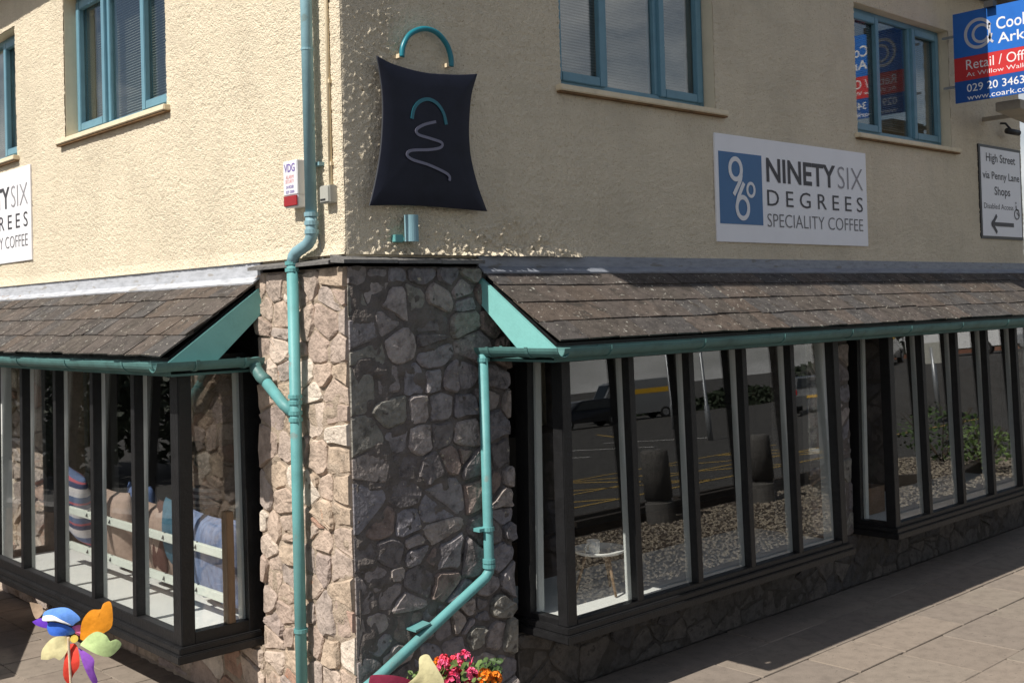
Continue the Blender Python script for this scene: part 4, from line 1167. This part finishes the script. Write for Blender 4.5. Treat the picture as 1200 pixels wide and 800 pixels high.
# ================================================================== RIGHT BAY CONTENTS
t = thing('tray_table', (1.98, -.02, .565), 'little white tray table on thin wooden legs in the right bay', 'tray table')
cx_, cy_ = 1.98, -.02
MB().lathe((cx_, cy_, .83), [(.10, 0), (.165, .006), (.185, .03), (.180, .03), (.16, .014), (.01, .012)], 28).build('tray', 'shelf_white', t, smooth=True)
for a in (20, 140, 260):
    ca, sa = math.cos(R(a)), math.sin(R(a))
    MB().tube([(cx_+.09*ca, cy_+.09*sa, .835), (cx_+.17*ca, cy_+.17*sa, .565)], [.013, .009], 8).build('leg', 'pillar_wood', t, smooth=True)
t = thing('mug', (1.88, -.06, .845), 'white mug standing on the little tray table', 'mug')
MB().lathe((1.88, -.06, .845), [(.034, 0), (.042, .01), (.045, .09), (.041, .09), (.037, .012), (.004, .010)], 20).build('cup', 'shelf_white', t, smooth=True)
MB().tube(spline([(1.88-.043, -.06, .92), (1.88-.072, -.06, .91), (1.88-.072, -.06, .875), (1.88-.042, -.06, .865)], 4), .006, 8).build('handle', 'white_paint', t, smooth=True)
t = thing('wooden_box', (5.62, -.05, .565), 'brown wooden box with a cut handle hole at the end of the far bay', 'box')
q = MB(); q.box((5.48, .0, .566), (5.50, .30, .80)); q.box((5.78, .0, .566), (5.80, .30, .80)); q.box((5.501, .0, .566), (5.779, .02, .80)); q.box((5.501, .28, .566), (5.779, .30, .80)); q.box((5.501, .021, .566), (5.779, .279, .58)); q.build('case', 'timber', t)
MB().box((5.476, .12, .66), (5.4795, .17, .73)).build('handle_hole', 'white_paint', t)

# ================================================================== BEYOND THE END WINDOW
t = thing('yard_wall', (16, 6, 0), 'sunlit cream block wall glimpsed through the far bay', 'wall')
r_ = random.Random(3); first = {}
MB().box((16.03, 1.5, 0), (16.2, 10.5, 2.55)).build('core', 'mortar_pale', t)
bi = None
for j in range(11):
    y = 1.5-(.22 if j % 2 else 0)
    while y < 10.4:
        a = max(y, 1.5); b = min(y+.44, 10.5)
        if b-a > .4:
            if bi is None:
                o = MB().box((0, 0, 0), (.04, .432, .215)).build('block', 'garden_wall', t, bevel=.006); bi = o.data
            else: o = link('block', bi, t)
            o.location = (16+r_.uniform(-.004, .004), a, .01+j*.225)
        y += .44

# ================================================================== THE STREET THE GLASS REFLECTS
t = thing('gravel_bed', (10, -4, 0), 'planting bed of pale gravel edged with dark sleepers, mirrored in the right bay', 'gravel bed')
MB().box((3.4, -6.2, -.028), (16, -2.64, .004)).build('bed', 'soil', t)
# pebbles: joined, nobody could count them
n = 16000
ico = np.array([(0, 0, 1), (1, 0, 0), (0, 1, 0), (-1, 0, 0), (0, -1, 0), (0, 0, -1)], float)
fi = np.array([(0, 1, 2), (0, 2, 3), (0, 3, 4), (0, 4, 1), (5, 2, 1), (5, 3, 2), (5, 4, 3), (5, 1, 4)])
pos = np.stack([rng.uniform(3.5, 15.9, n), rng.uniform(-6.1, -2.75, n), np.full(n, .012)], -1)
size = rng.uniform(.010, .024, (n, 1, 1)); sc = rng.uniform(.6, 1.2, (n, 1, 3)); ang = rng.uniform(0, 6.28, n)
v = ico[None]*size*sc
cs, sn = np.cos(ang)[:, None], np.sin(ang)[:, None]
v = np.stack([v[..., 0]*cs-v[..., 1]*sn, v[..., 0]*sn+v[..., 1]*cs, v[..., 2]], -1)+pos[:, None]
me = bpy.data.meshes.new('gravel'); me.from_pydata(v.reshape(-1, 3).tolist(), [], (fi[None]+np.arange(n)[:, None, None]*6).reshape(-1, 3).tolist())
me.materials.append(MATS['pebble']); me.materials.append(MATS['pebble_dark']); me.polygons.foreach_set('material_index', np.repeat(rng.random(n) < .3, 8).astype(np.int32))
tag(link('gravel', me, t), kind='stuff')
def sleeper(x0, y0, x1, y1, h, nm='timber_sleeper'):
    d = Vector((x1-x0, y1-y0, 0)); L = d.length; d.normalize(); q = Vector((-d.y, d.x, 0))*.07
    a = Vector((x0, y0, 0)); b = Vector((x1, y1, 0)); z = Vector((0, 0, h))
    MB().hexa([a-q, b-q, b+q, a+q, a-q+z, b-q+z, b+q+z, a+q+z]).build(nm, 'timber_dark', t, bevel=.008)
x = 3.6
while x < 15:
    sleeper(x, -6.32, x+1.85, -6.32, .20); x += 1.9
sleeper(11.3, -4.75, 12.1, -3.5, .18); sleeper(12.3, -3.2, 14.4, -3.75, .18); sleeper(7.6, -7.2, 10.2, -7.15, .14)
sleeper(10.5, -7.05, 13.0, -6.95, .14)
def bollard(x, y, rad, label):
    t = thing('bollard', (x, y, 0), label, 'bollard', 'thick stone bollards by the gravel bed')
    MB().lathe((x, y, -.02), [(rad*1.04, 0), (rad*1.04, .30), (rad*.98, .31), (rad*.9, .315), (rad*.9, .345)], 20).build('foot', 'bollard', t, smooth=False)
    MB().lathe((x, y, .28), [(rad, .062), (rad*.99, .64), (rad*.97, .71), (rad*.88, .745), (rad*.5, .755), (.01, .75)], 24).build('shaft', 'bollard', t, smooth=True)
bollard(8.72, -5.87, .20, 'stout stone bollard mirrored in the second pane of the right bay')
bollard(10.85, -5.60, .185, 'stout stone bollard mirrored in the fourth pane of the right bay')
# hatch markings
def line(x0, y0, x1, y1, w, m='yellow_line'):
    d = Vector((x1-x0, y1-y0, 0)).normalized(); q = Vector((-d.y, d.x, 0))*w/2
    a = Vector((x0, y0, -.022)); b = Vector((x1, y1, -.022)); e = Vector((0, 0, -.004))
    return tag(MB().hexa([a-q+e, b-q+e, b+q+e, a+q+e, a-q, b-q, b+q, a+q]).build('road_marking', m), kind='structure')
for y in (-9.2, -11.0, -13.4): line(8.6, y, 26, y, .12)
for x in (8.6, 14.2, 19.8): line(x, -9.2, x, -13.4, .12)
for x in (8.8, 11.6, 14.4, 17.2, 20.0, 22.8): line(x, -13.3, x+2.7, -9.3, .12)
for x in (18, 21, 24, 27): line(x, -19, x, -24, .10, 'white_line')
line(30, -26, 33, -30, .15)
def lamp_post(x, y, h, label):
    z = terrain(x, y)-.03
    t = thing('lamp_post', (x, y, z), label, 'lamp post', 'grey lamp posts in the car park')
    MB().lathe((x, y, z), [(.09, 0), (.085, 1.1), (.055, 1.15), (.045, h)], 14).build('column', 'galv', t, smooth=True)
    MB().tube([(x, y, z+h-.02), (x-.2, y, z+h+.10), (x-.8, y, z+h+.16)], .03, 10).build('bracket_arm', 'galv', t, smooth=True)
    MB().hexa([(x-1.3, y-.1, z+h+.11), (x-.75, y-.13, z+h+.11), (x-.75, y+.13, z+h+.11), (x-1.3, y+.1, z+h+.11), (x-1.25, y-.06, z+h+.2), (x-.8, y-.08, z+h+.24), (x-.8, y+.08, z+h+.24), (x-1.25, y+.06, z+h+.2)]).build('lantern', 'galv', t, bevel=.02)
lamp_post(34.0, -26.4, 7, 'slim grey lamp post mirrored in the second pane of the right bay')
lamp_post(25.6, -18.0, 6, 'slim grey lamp post mirrored in the third pane, with a shadowed base')
t = thing('parking_sign', (24.5, -9.6, 0), 'grey post with a blank sign plate mirrored in the far bay', 'sign post')
MB().lathe((24.5, -9.6, -.03), [(.06, 0), (.06, 2.0)], 12).build('post', 'galv', t, smooth=True)
MB().box((24.46, -9.9, 1.55), (24.48, -9.3, 2.1)).build('plate', 'grey_plastic', t, bevel=.004)

def car(x, y, z, rot, col, label, name='parked_car', scale=1.0, van=False):
    t = thing(name, (x, y, z), label, 'van' if van else 'car', None)
    M = Matrix.Translation((x, y, z)) @ Matrix.Rotation(R(rot), 4, 'Z')
    def P(a, b, c): return tuple(M @ Vector((a*scale, b*scale, c*scale)))
    if van:
        prof = [(-2.6, .35), (-2.62, 1.0), (-2.58, 2.2), (-2.5, 2.32), (1.2, 2.32), (1.55, 2.22), (2.15, 1.28), (2.75, 1.05), (2.85, .8), (2.85, .38)]
        gl = []
    else:
        prof = [(-2.1, .32), (-2.13, .72), (-2.05, .95), (-1.95, 1.02), (-1.55, 1.44), (-1.2, 1.5), (.25, 1.49), (.55, 1.42), (1.15, 1.0), (1.95, .84), (2.1, .68), (2.12, .32)]
    hw = .98 if van else .86
    secs = [(-hw, .90), (-hw, .94), (-hw*.55, 1.0), (hw*.55, 1.0), (hw, .94), (hw, .90)]
    V = []; n = len(prof)
    ys_ = [-hw, -hw*.93, hw*.93, hw]
    for j, yy in enumerate(ys_):
        for a, c in prof:
            inset = 1.0
            top = max(0, c-.95)
            yv = yy*(1-(.0 if van else .22)*top/.55)
            k_ = .985 if j in (0, 3) else 1.0
            V.append(P(a*k_, yv, .35+(c-.35)*(k_ if c > .4 else 1)))
    F = []
    for j in range(3):
        for i in range(n-1): F.append((j*n+i, j*n+i+1, (j+1)*n+i+1, (j+1)*n+i))
        F.append((j*n+n-1, j*n, (j+1)*n, (j+1)*n+n-1))
    F += [tuple(range(n)), tuple(range(3*n, 4*n))[::-1]]
    MB().add(V, F).build('body', col, t, smooth=False)
    for a in ((-1.35, 1.35) if not van else (-1.7, 1.9)):
        for s in (-1, 1):
            q = MB(); rr = .32
            pts = [P(a, s*(hw-.02)-.0, .32), P(a, s*(hw-.02)-s*.2, .32)]
            tyre = MB().tube([P(a, s*(hw+.015), rr), P(a, s*(hw-.19), rr)], rr*scale, 20).build('wheel', 'tyre', t)
            MB().tube([P(a, s*(hw+.03), rr), P(a, s*(hw+.0), rr)], rr*.62*scale, 14).build('rim', 'rim', tyre)
    def quad(nm, pts, m):
        c0 = [Vector(P(*p)) for p in pts]; nrm = (c0[1]-c0[0]).cross(c0[2]-c0[0]).normalized()
        cen = sum(c0, Vector())/len(c0); out_ = (cen-Vector(P(0, 0, .9)))
        if nrm.dot(out_) < 0: nrm = -nrm
        MB().ext([p+nrm*.006 for p in c0], nrm*.008).build(nm, m, t)
    if van:
        quad('windscreen', [(1.6, -.8, 2.17), (1.6, .8, 2.17), (2.1, .8, 1.35), (2.1, -.8, 1.35)], 'car_glass')
        for s in (-1, 1):
            quad('window', [(.6, s*hw, 1.35), (1.75, s*hw, 1.35), (1.4, s*hw, 2.05), (.6, s*hw, 2.05)], 'car_glass')
            quad('stripe', [(-2.5, s*hw, 1.5), (.5, s*hw, 1.5), (.5, s*hw, 1.78), (-2.5, s*hw, 1.78)], 'van_yellow')
        quad('number_plate', [(-2.63, -.26, .55), (-2.63, .26, .55), (-2.63, .26, .67), (-2.63, -.26, .67)], 'van_yellow')
    else:
        quad('rear_window', [(-1.98, -.62, 1.03), (-1.98, .62, 1.03), (-1.6, .56, 1.40), (-1.6, -.56, 1.40)], 'car_glass')
        quad('windscreen', [(.6, -.56, 1.39), (.6, .56, 1.39), (1.1, .64, 1.04), (1.1, -.64, 1.04)], 'car_glass')
        for s in (-1, 1):
            quad('window', [(-1.5, s*hw*.985, 1.0), (.85, s*hw*.985, 1.0), (.40, s*hw*.83, 1.38), (-1.2, s*hw*.83, 1.38)], 'car_glass')
        quad('number_plate', [(-2.13, -.26, .62), (-2.13, .26, .62), (-2.13, .26, .73), (-2.13, -.26, .73)], 'van_yellow')
    bx0 = -2.62 if van else -2.11
    for s in (-1, 1):
        quad('tail_light', [(bx0, s*.62, .78), (bx0, s*.80, .78), (bx0+.02, s*.80, .98), (bx0+.02, s*.62, .98)], 'tail_red')
        fx = 2.86 if van else 2.07
        quad('headlight', [(fx, s*.5, .62), (fx, s*.78, .62), (fx-.03, s*.78, .76), (fx-.03, s*.5, .76)], 'rim')
car(37.6, -21.6, terrain(38, -22)-.03, -30, 'car_grey', 'dark grey car seen from behind, mirrored in the fifth pane of the right bay')
car(40, -37.5, terrain(40, -37)-.03, 200, 'car_black', 'black car mirrored high in the first pane of the right bay')
car(44, -22.2, terrain(44, -22)-.03, -20, 'car_black', 'black car beside the railings mirrored in the far bay')
car(49, -20.5, terrain(49, -20)-.03, 100, 'van_white', 'white van with a yellow stripe mirrored in the far bay', 'parked_van', 1.0, True)
car(46.5, -39.8, terrain(46, -40)-.03, 205, 'rim', 'silver grey van with yellow stripe mirrored beside the black car in the first pane', 'parked_van', 1.0, True)
car(52, -27, terrain(52, -27)-.03, -25, 'van_white', 'white car parked beyond the bollards, mirrored in the fifth pane of the right bay')
car(57.5, -19.5, terrain(57, -20)-.03, 95, 'rim', 'silver car mirrored at the right edge of the far bay')

# ---- trees, hedge and shrubs
LEAFV = None
def leaves(n, cen, rad, fn, size, r):
    """n leaf quads in the region fn(p) inside rad"""
    V = []; F = []; k = 0; tries = 0
    while k < n and tries < n*20:
        tries += 1
        p = Vector((r.uniform(-1, 1), r.uniform(-1, 1), r.uniform(-1, 1)))
        if not fn(p, r): continue
        q = Vector((p.x*rad[0], p.y*rad[1], p.z*rad[2]))+Vector(cen)
        a = Vector((r.gauss(0, 1), r.gauss(0, 1), r.gauss(0, 1))).normalized(); b = a.orthogonal().normalized()
        s = size*r.uniform(.6, 1.3); o = len(V)
        V += [q-a*s, q+b*s*.5, q+a*s, q-b*s*.5]; F.append((o, o+1, o+2, o+3)); k += 1
    return V, F
def clumpy(p, r):
    return p.length < 1 and (math.sin(p.x*7+1)*math.sin(p.y*6+2)*math.sin(p.z*7) > -.25) and r.random() < .4+p.length*.6
def cone(p, r):
    return math.hypot(p.x, p.y) < (1-p.z)/2*(.85+.3*math.sin(p.z*14))
def tree(x, y, h, wd, label, fn, m, seed, size, nleaf, trunk=.25, name='tree'):
    z = terrain(x, y)-.03; r = random.Random(seed)
    t = thing(name, (x, y, z), label, 'tree', 'trees and bushes beyond the car park')
    q = MB().tube([(x, y, z), (x+.05*h*r.uniform(-1, 1), y, z+h*trunk), (x, y, z+h*.75)], [.04*h, .03*h, .01*h], 8)
    for k in range(5):
        a = r.uniform(0, 6.28); q.tube([(x, y, z+h*(trunk+.08*k)), (x+wd*.35*math.cos(a), y+wd*.35*math.sin(a), z+h*(trunk+.2+.08*k))], [.014*h, .006*h], 6)
    q.build('trunk', 'bark', t)
    V, F = leaves(nleaf, (x, y, z+h*(.5+trunk*.35)), (wd/2, wd/2, h*(.5-trunk*.3)), fn, size, r)
    MB().add(V, F).build('crown', m, t, recalc=False)
tree(55, -46, 2.3, 1.3, 'narrow conical conifer on the skyline mirrored in the second pane', cone, 'leaf_dark', 1, .22, 900, .08, 'conifer_tree')
tl = [(60, -42, 1.1, 5, 'low dark bush on the skyline left of the conifer reflection'), (52, -50, 1.0, 5, 'low rounded bush right of the mirrored conifer'), (61, -36, 1.2, 5, 'broad dark bush mirrored beside the third pane lamp post'),
      (66, -31, 5.0, 8, 'tall broad tree mirrored behind the grey car'), (70, -26, 6.0, 8, 'dense tree mirrored behind the railings of the far bay'), (48, -55, 1.2, 6, 'spreading bush mirrored above the black car'), (74, -20, 6, 8, 'tall tree mirrored behind the white van'), (42, -60, 1.6, 7, 'dark bush mirrored at the corner post'),
      (-5.2, 15.5, 4.2, 3.8, 'dense dark bush added to darken the far panes of the left bay'), (-8.2, 16.2, 4.6, 4.0, 'tall dark bush added to darken the middle panes of the left bay'), (-11.4, 17.5, 4.4, 4.2, 'dark spreading bush added to darken the corner pane of the left bay'),  # unseen bushes added to darken what the left bay panes reflect
      (-40, 30, 7, 9, 'broad tree standing far off beyond the left wall'), (-46, 16, 6, 8, 'rounded tree far off to the left, mirrored in the near return pane'), (-50, 4, 5.5, 9, 'bushy tree on the far left skyline')]
for i, (x, y, h, wd, lb) in enumerate(tl): tree(x, y, h, wd, lb, clumpy, 'leaf_dark', 20+i, .30 if y < 10 or y > 20 else .13, 1300 if y < 10 or y > 20 else 3200, .18 if y < 10 or y > 20 else .02)
# clipped hedge as a low band at the back
hv_ = thing('hedge', (56, -43, 0), 'long clipped dark hedge across the back of the car park', 'hedge')
r_ = random.Random(9); V = []; F = []
for k in range(5200):
    s = r_.random(); x = 44+s*27; y = -56+s*36; q = Vector((x+r_.uniform(-.6, .6), y+r_.uniform(-.6, .6), terrain(x, y)+r_.uniform(0, .75)))
    a = Vector((r_.gauss(0, 1), r_.gauss(0, 1), r_.gauss(0, 1))).normalized(); b = a.orthogonal().normalized(); o = len(V); s2_ = .2
    V += [q-a*s2_, q+b*s2_*.5, q+a*s2_, q-b*s2_*.5]; F.append((o, o+1, o+2, o+3))
MB().add(V, F).build('foliage', 'leaf_dark', hv_, recalc=False)
q = MB()
for i in range(28):
    s = i/27; x = 44+s*27; y = -56+s*36; q.tube([(x, y, terrain(x, y)-.03), (x+.1, y, terrain(x, y)+.8)], [.05, .02], 5)
q.build('stems', 'bark', hv_)
def shrub(x, y, h, wd, label, m, seed, n=900):
    r = random.Random(seed); t = thing('shrub', (x, y, 0), label, 'shrub', 'shrubs in the gravel bed')
    q = MB()
    for k in range(9):
        a = r.uniform(0, 6.28); q.tube([(x, y, .0), (x+wd*.2*math.cos(a), y+wd*.2*math.sin(a), h*.5), (x+wd*.4*math.cos(a), y+wd*.4*math.sin(a), h*.9)], [.014, .010, .004], 5)
    q.build('stems', 'bark', t)
    V, F = leaves(n, (x, y, h*.55), (wd/2, wd/2, h*.5), clumpy, .045, r)
    MB().add(V, F).build('foliage', m, t, recalc=False)
shrub(15.2, -4.9, 1.0, 1.5, 'green shrub mirrored in the third pane of the far bay', 'leaf', 31, 420)
shrub(13.6, -3.4, .75, 1.0, 'yellow green shrub mirrored in the last visible pane', 'leaf_light', 32, 380)
shrub(11.9, -5.0, .45, .8, 'low brownish plant in the gravel mirrored beside the sleepers', 'bark', 33, 420)
# railings behind the far cars
t = thing('railing', (60, -27, 0), 'dark metal railings on a low brick kerb mirrored in the far bay', 'railing')
q = MB(); r1_, r2_ = Vector((52, -33, 0)), Vector((66, -18, 0)); 
for i in range(70):
    p = r1_.lerp(r2_, i/69); zz = terrain(p.x, p.y); q.box((p.x-.02, p.y-.02, zz+.25), (p.x+.02, p.y+.02, zz+1.35))
tag(q.build('bars', 'black_plastic', t), kind='stuff')
for i in range(7):
    a = r1_.lerp(r2_, i/7); b = r1_.lerp(r2_, (i+1)/7); za, zb = terrain(a.x, a.y), terrain(b.x, b.y)
    MB().tube([a+Vector((0, 0, za+1.3)), b+Vector((0, 0, zb+1.3))], .03, 6).build('rail', 'black_plastic', t)
    dd = (b-a).normalized(); n_ = Vector((-dd.y, dd.x, 0))*.12; up_ = Vector((0, 0, .25))
    a2 = a+Vector((0, 0, za-.05)); b2 = b+Vector((0, 0, zb-.05))
    MB().hexa([a2-n_, b2-n_, b2+n_, a2+n_, a2-n_+up_, b2-n_+up_, b2+n_+up_, a2+n_+up_]).build('kerb', 'brick', t)

# low wall outside the frame whose top throws the shade on the yard at the left
t = thing('low_wall', (-2.0, 4.6, 0), 'low stone boundary wall left of the yard', 'wall')
a = Vector((-1.62, 3.04, 0)); b = Vector((-.40, 5.65, 0)); n_ = Vector((-.906, .424, 0))*.25; up_ = Vector((0, 0, .9))
a = a+Vector((-.02, 0, 0)); b = a+(b-a)
MB().hexa([a, b, b+n_, a+n_, a+up_, b+up_, b+n_+up_, a+n_+up_]).build('core', 'stone_pale', t)
c1 = Vector((0, 0, .905)); e_ = Vector((0, 0, .95))
MB().hexa([a+c1, b+c1, b+n_+c1, a+n_+c1, a+e_, b+e_, b+n_+e_, a+n_+e_]).build('coping', 'slate_edge', t)

# ================================================================== FOREGROUND: planter, flowers, pinwheels
def ray(px, py):
    d = fw*1+r2*((px-600)/1316.64)+u2*(-(py-338)/1316.64); return d
def at(px, py, t_): return CAM+ray(px, py)*t_
t = thing('flower_planter', (-.55, -1.75, 0), 'wooden flower trough below the corner pier, cut off by the bottom edge', 'planter')
pc = at(560, 850, 4.62); th_ = math.atan2(r2.y, r2.x)
Mp = Matrix.Translation((pc.x, pc.y, 0)) @ Matrix.Rotation(th_, 4, 'Z')
def PL(a, b, c): return tuple(Mp @ Vector((a, b, c)))
zt_ = .74
def plb(nm, a0, a1, b0, b1, c0, c1, m): 
    MB().hexa([PL(a0, b0, c0), PL(a1, b0, c0), PL(a1, b1, c0), PL(a0, b1, c0), PL(a0, b0, c1), PL(a1, b0, c1), PL(a1, b1, c1), PL(a0, b1, c1)]).build(nm, m, t, bevel=.004)
for k in range(4):
    for s in (-.16, .14): plb('board', -.42, .42, s, s+.02, .05+k*.17, .215+k*.17, 'timber')
    for s in (-.42, .40): plb('board', s, s+.02, -.139, .139, .05+k*.17, .215+k*.17, 'timber')
plb('soil', -.395, .395, -.135, .135, .60, .68, 'soil')
for a_ in (-.41, .37):
    for b_ in (-.15, .11): plb('foot', a_, a_+.04, b_, b_+.04, 0, .05, 'timber')
def plant(px0, px1, py0, py1, depth, flowers, label, cat_name, nm, seed, nl=260):
    r = random.Random(seed); c = at((px0+px1)/2, py1+60, depth)
    t = thing(nm, (c.x, c.y, .68), label, cat_name, 'bedding plants in the trough')
    q = MB(); fol = MB()
    heads = []
    for (fx, fy, m, rad, dd) in flowers: heads.append((at(fx, fy, depth+dd), m, rad))
    for p, m, rad in heads:
        q.tube([(p.x+r.uniform(-.03, .03), p.y+r.uniform(-.03, .03), .66), (p.x, p.y, p.z-.1), p], [.006, .005, .004], 5)
    q.build('stems', 'leaf', t)
    for k in range(nl):
        p = at(r.uniform(px0, px1), r.uniform(py0, py1+70), depth+r.uniform(-.09, .09))
        a = Vector((r.gauss(0, 1), r.gauss(0, 1), r.gauss(0, .6))).normalized(); b = a.orthogonal().normalized(); s = r.uniform(.010, .024)
        cb = Vector((0, 0, .3*s)); o = [p-a*s, p-a*s*.2+b*s*.7, p+a*s*.7+b*s*.4, p+a*s, p+a*s*.7-b*s*.4, p-a*s*.2-b*s*.7]
        fol.add(o+[p-cb], [(0, 1, 6), (1, 2, 6), (2, 3, 6), (3, 4, 6), (4, 5, 6), (5, 0, 6)])
    fol.build('foliage', 'leaf_light' if seed % 2 else 'leaf', t, recalc=False)
    for p, m, rad in heads:
        f = MB()
        for k in range(46):
            d = Vector((r.gauss(0, 1), r.gauss(0, 1), r.gauss(0, 1)+.25)).normalized(); c2 = p+d*rad*r.uniform(.55, 1.0)
            a = d.orthogonal().normalized(); a.rotate(Matrix.Rotation(r.uniform(0, 6.28), 3, d)); b = d.cross(a); s = rad*r.uniform(.28, .45)
            f.add([c2-a*s, c2-b*s*.8+d*s*.3, c2+a*s, c2+b*s*.8+d*s*.3, c2-d*s*.25], [(0, 1, 4), (1, 2, 4), (2, 3, 4), (3, 0, 4)])
        f.build('flower_head', m, t, recalc=False)
plant(515, 562, 776, 800, 4.60, [(521, 774, 'red_flower', .030, .02), (519, 778, 'pink_flower', .026, -.05), (532, 773, 'red_flower', .026, .05), (544, 771, 'pink_flower', .034, 0), (530, 785, 'red_flower', .032, 0), (528, 795, 'pink_flower', .04, -.06), (552, 791, 'pink_flower', .036, -.03), (556, 797, 'red_flower', .03, 0), (543, 783, 'pink_flower', .022, .03)],
      'pink and red geranium in full bloom in the trough', 'flowers', 'geranium', 5, 330)
plant(562, 586, 772, 800, 4.66, [(568, 792, 'orange_flower', .032, -.13), (581, 793, 'orange_flower', .028, -.12)], 'orange marigold with feathery leaves right of the geranium', 'flowers', 'marigold', 6, 200)
plant(474, 516, 787, 800, 4.72, [(513, 775, 'orange_flower', .020, 0)], 'green trailing plant with one orange bloom left of the geranium', 'flowers', 'trailing_plant', 7, 150)

def pinwheel(petals, cpx, depth, stick, label, pot=None, hub='p_yellow', hr=4.4, base_z=0.0):
    c = at(*cpx, depth)
    b = at(*stick[-1], depth)
    t = thing('pinwheel', (b.x, b.y, base_z), label, 'pinwheel', 'toy pinwheels in front of the cafe')
    nv = -(ray(*cpx)).normalized()
    for (m, pts, lift, curl) in petals:
        P = [at(x, y, depth) for x, y in pts]
        loop = []
        m2 = spline([(x, y, 0) for x, y in pts]+[(pts[0][0], pts[0][1], 0)], 4)[:-1]
        W3 = [at(v.x, v.y, depth) for v in m2]
        far = max((p-c).length for p in W3)
        cen = sum(W3, Vector())/len(W3)
        def L(p): 
            f = (p-c).length/far; return nv*(lift+curl*math.sin(f*math.pi*.9)*.035)
        ins = [cen+(p-cen)*.55 for p in W3]
        n = len(W3); front = [p+L(p) for p in W3]+[p+L(p)+nv*.003*curl for p in ins]+[cen+L(cen)+nv*.004*curl]
        back = [p-nv*.0025 for p in front]
        V = front+back; k = len(front); F = []
        for o, rev in ((0, 0), (k, 1)):
            for i in range(n):
                F.append((o+i, o+(i+1) % n, o+n+(i+1) % n, o+n+i)); F.append((o+n+i, o+n+(i+1) % n, o+2*n))
        F += [(i, k+i, k+(i+1) % n, (i+1) % n) for i in range(n)]
        MB().add(V, F).build('petal', m, t, smooth='auto')
    q = MB(); q.tube([c+nv*.0, c+nv*.05], hr/1316*depth, 14); q.build('hub', hub, t)
    pts = [at(x, y, depth)+nv*.035 for x, y in stick]
    e = pts[-1].copy(); e.z = base_z
    MB().tube(pts+[e], .0055, 8).build('stick', 'p_stick', t)
    return b
S = lambda L: [(x/5, 640+y/5) for x, y in L]
pt1 = [('p_beige', S([(170, 322), (240, 342), (246, 392), (205, 420)]), -.03, -.5),
       ('p_violet', S([(188, 440), (240, 418), (278, 445), (276, 478), (215, 462)]), -.01, .5),
       ('p_sky', S([(248, 430), (260, 385), (320, 362), (400, 362), (470, 420), (440, 450), (415, 464), (330, 440)]), .012, 1.0),
       ('p_white', S([(252, 408), (300, 402), (360, 430), (418, 462), (330, 440), (252, 436)]), .022, 1.0),
       ('p_blue', S([(275, 480), (292, 442), (400, 466), (440, 503), (385, 522), (300, 520)]), .006, .8),
       ('p_pink', S([(420, 470), (475, 460), (470, 520), (440, 508)]), .010, .3),
       ('p_orange', S([(468, 545), (480, 440), (530, 375), (590, 368), (605, 335), (650, 330), (656, 460), (600, 510), (510, 548)]), .014, 1.1),
       ('p_green', S([(466, 575), (520, 520), (570, 498), (620, 520), (645, 555), (680, 543), (710, 570), (680, 615), (630, 645), (555, 625)]), .020, 1.1),
       ('p_cream', S([(240, 660), (250, 600), (310, 535), (388, 530), (398, 600), (355, 662), (320, 650), (280, 662)]), .004, 1.0),
       ('p_red', S([(408, 570), (450, 578), (466, 690), (430, 750), (405, 805), (370, 750), (385, 620)]), .002, .9),
       ('p_purple', S([(458, 590), (545, 650), (550, 720), (572, 790), (540, 795), (490, 700)]), .008, .9)]
bp = pinwheel(pt1, (87, 748), 4.7, [(80, 746), (83, 800)], 'rainbow pinwheel on a stick in front of the left bay', base_z=.20)
t = thing('plant_pot', (bp.x, bp.y, 0), 'terracotta pot holding the rainbow pinwheel, below the frame', 'plant pot')
MB().lathe((bp.x, bp.y, 0), [(.10, 0), (.14, .22), (.155, .22), (.155, .27), (.135, .27), (.13, .22)], 24).build('pot', 'terracotta', t)
MB().lathe((bp.x, bp.y, .18), [(.128, 0), (.13, .03)], 20).build('soil', 'soil', t)
pt2 = [('p_maroon', [(432, 802), (434, 792), (442, 790), (462, 791), (478, 795), (486, 802), (470, 812), (445, 812)], .0, .6),
       ('p_khaki', [(476, 802), (490, 788), (491, 772), (496, 767), (502, 767), (506, 773), (514, 786), (520, 800), (508, 815), (488, 815)], .012, 1.0),
       ('p_orange', [(488, 816), (510, 818), (512, 850), (495, 858)], .004, .8), ('p_blue', [(482, 818), (470, 850), (450, 846), (462, 822)], .0, .8)]
pinwheel(pt2, (487, 816), 4.45, [(487, 816), (492, 870)], 'maroon and cream pinwheel half hidden at the bottom edge', base_z=.66)
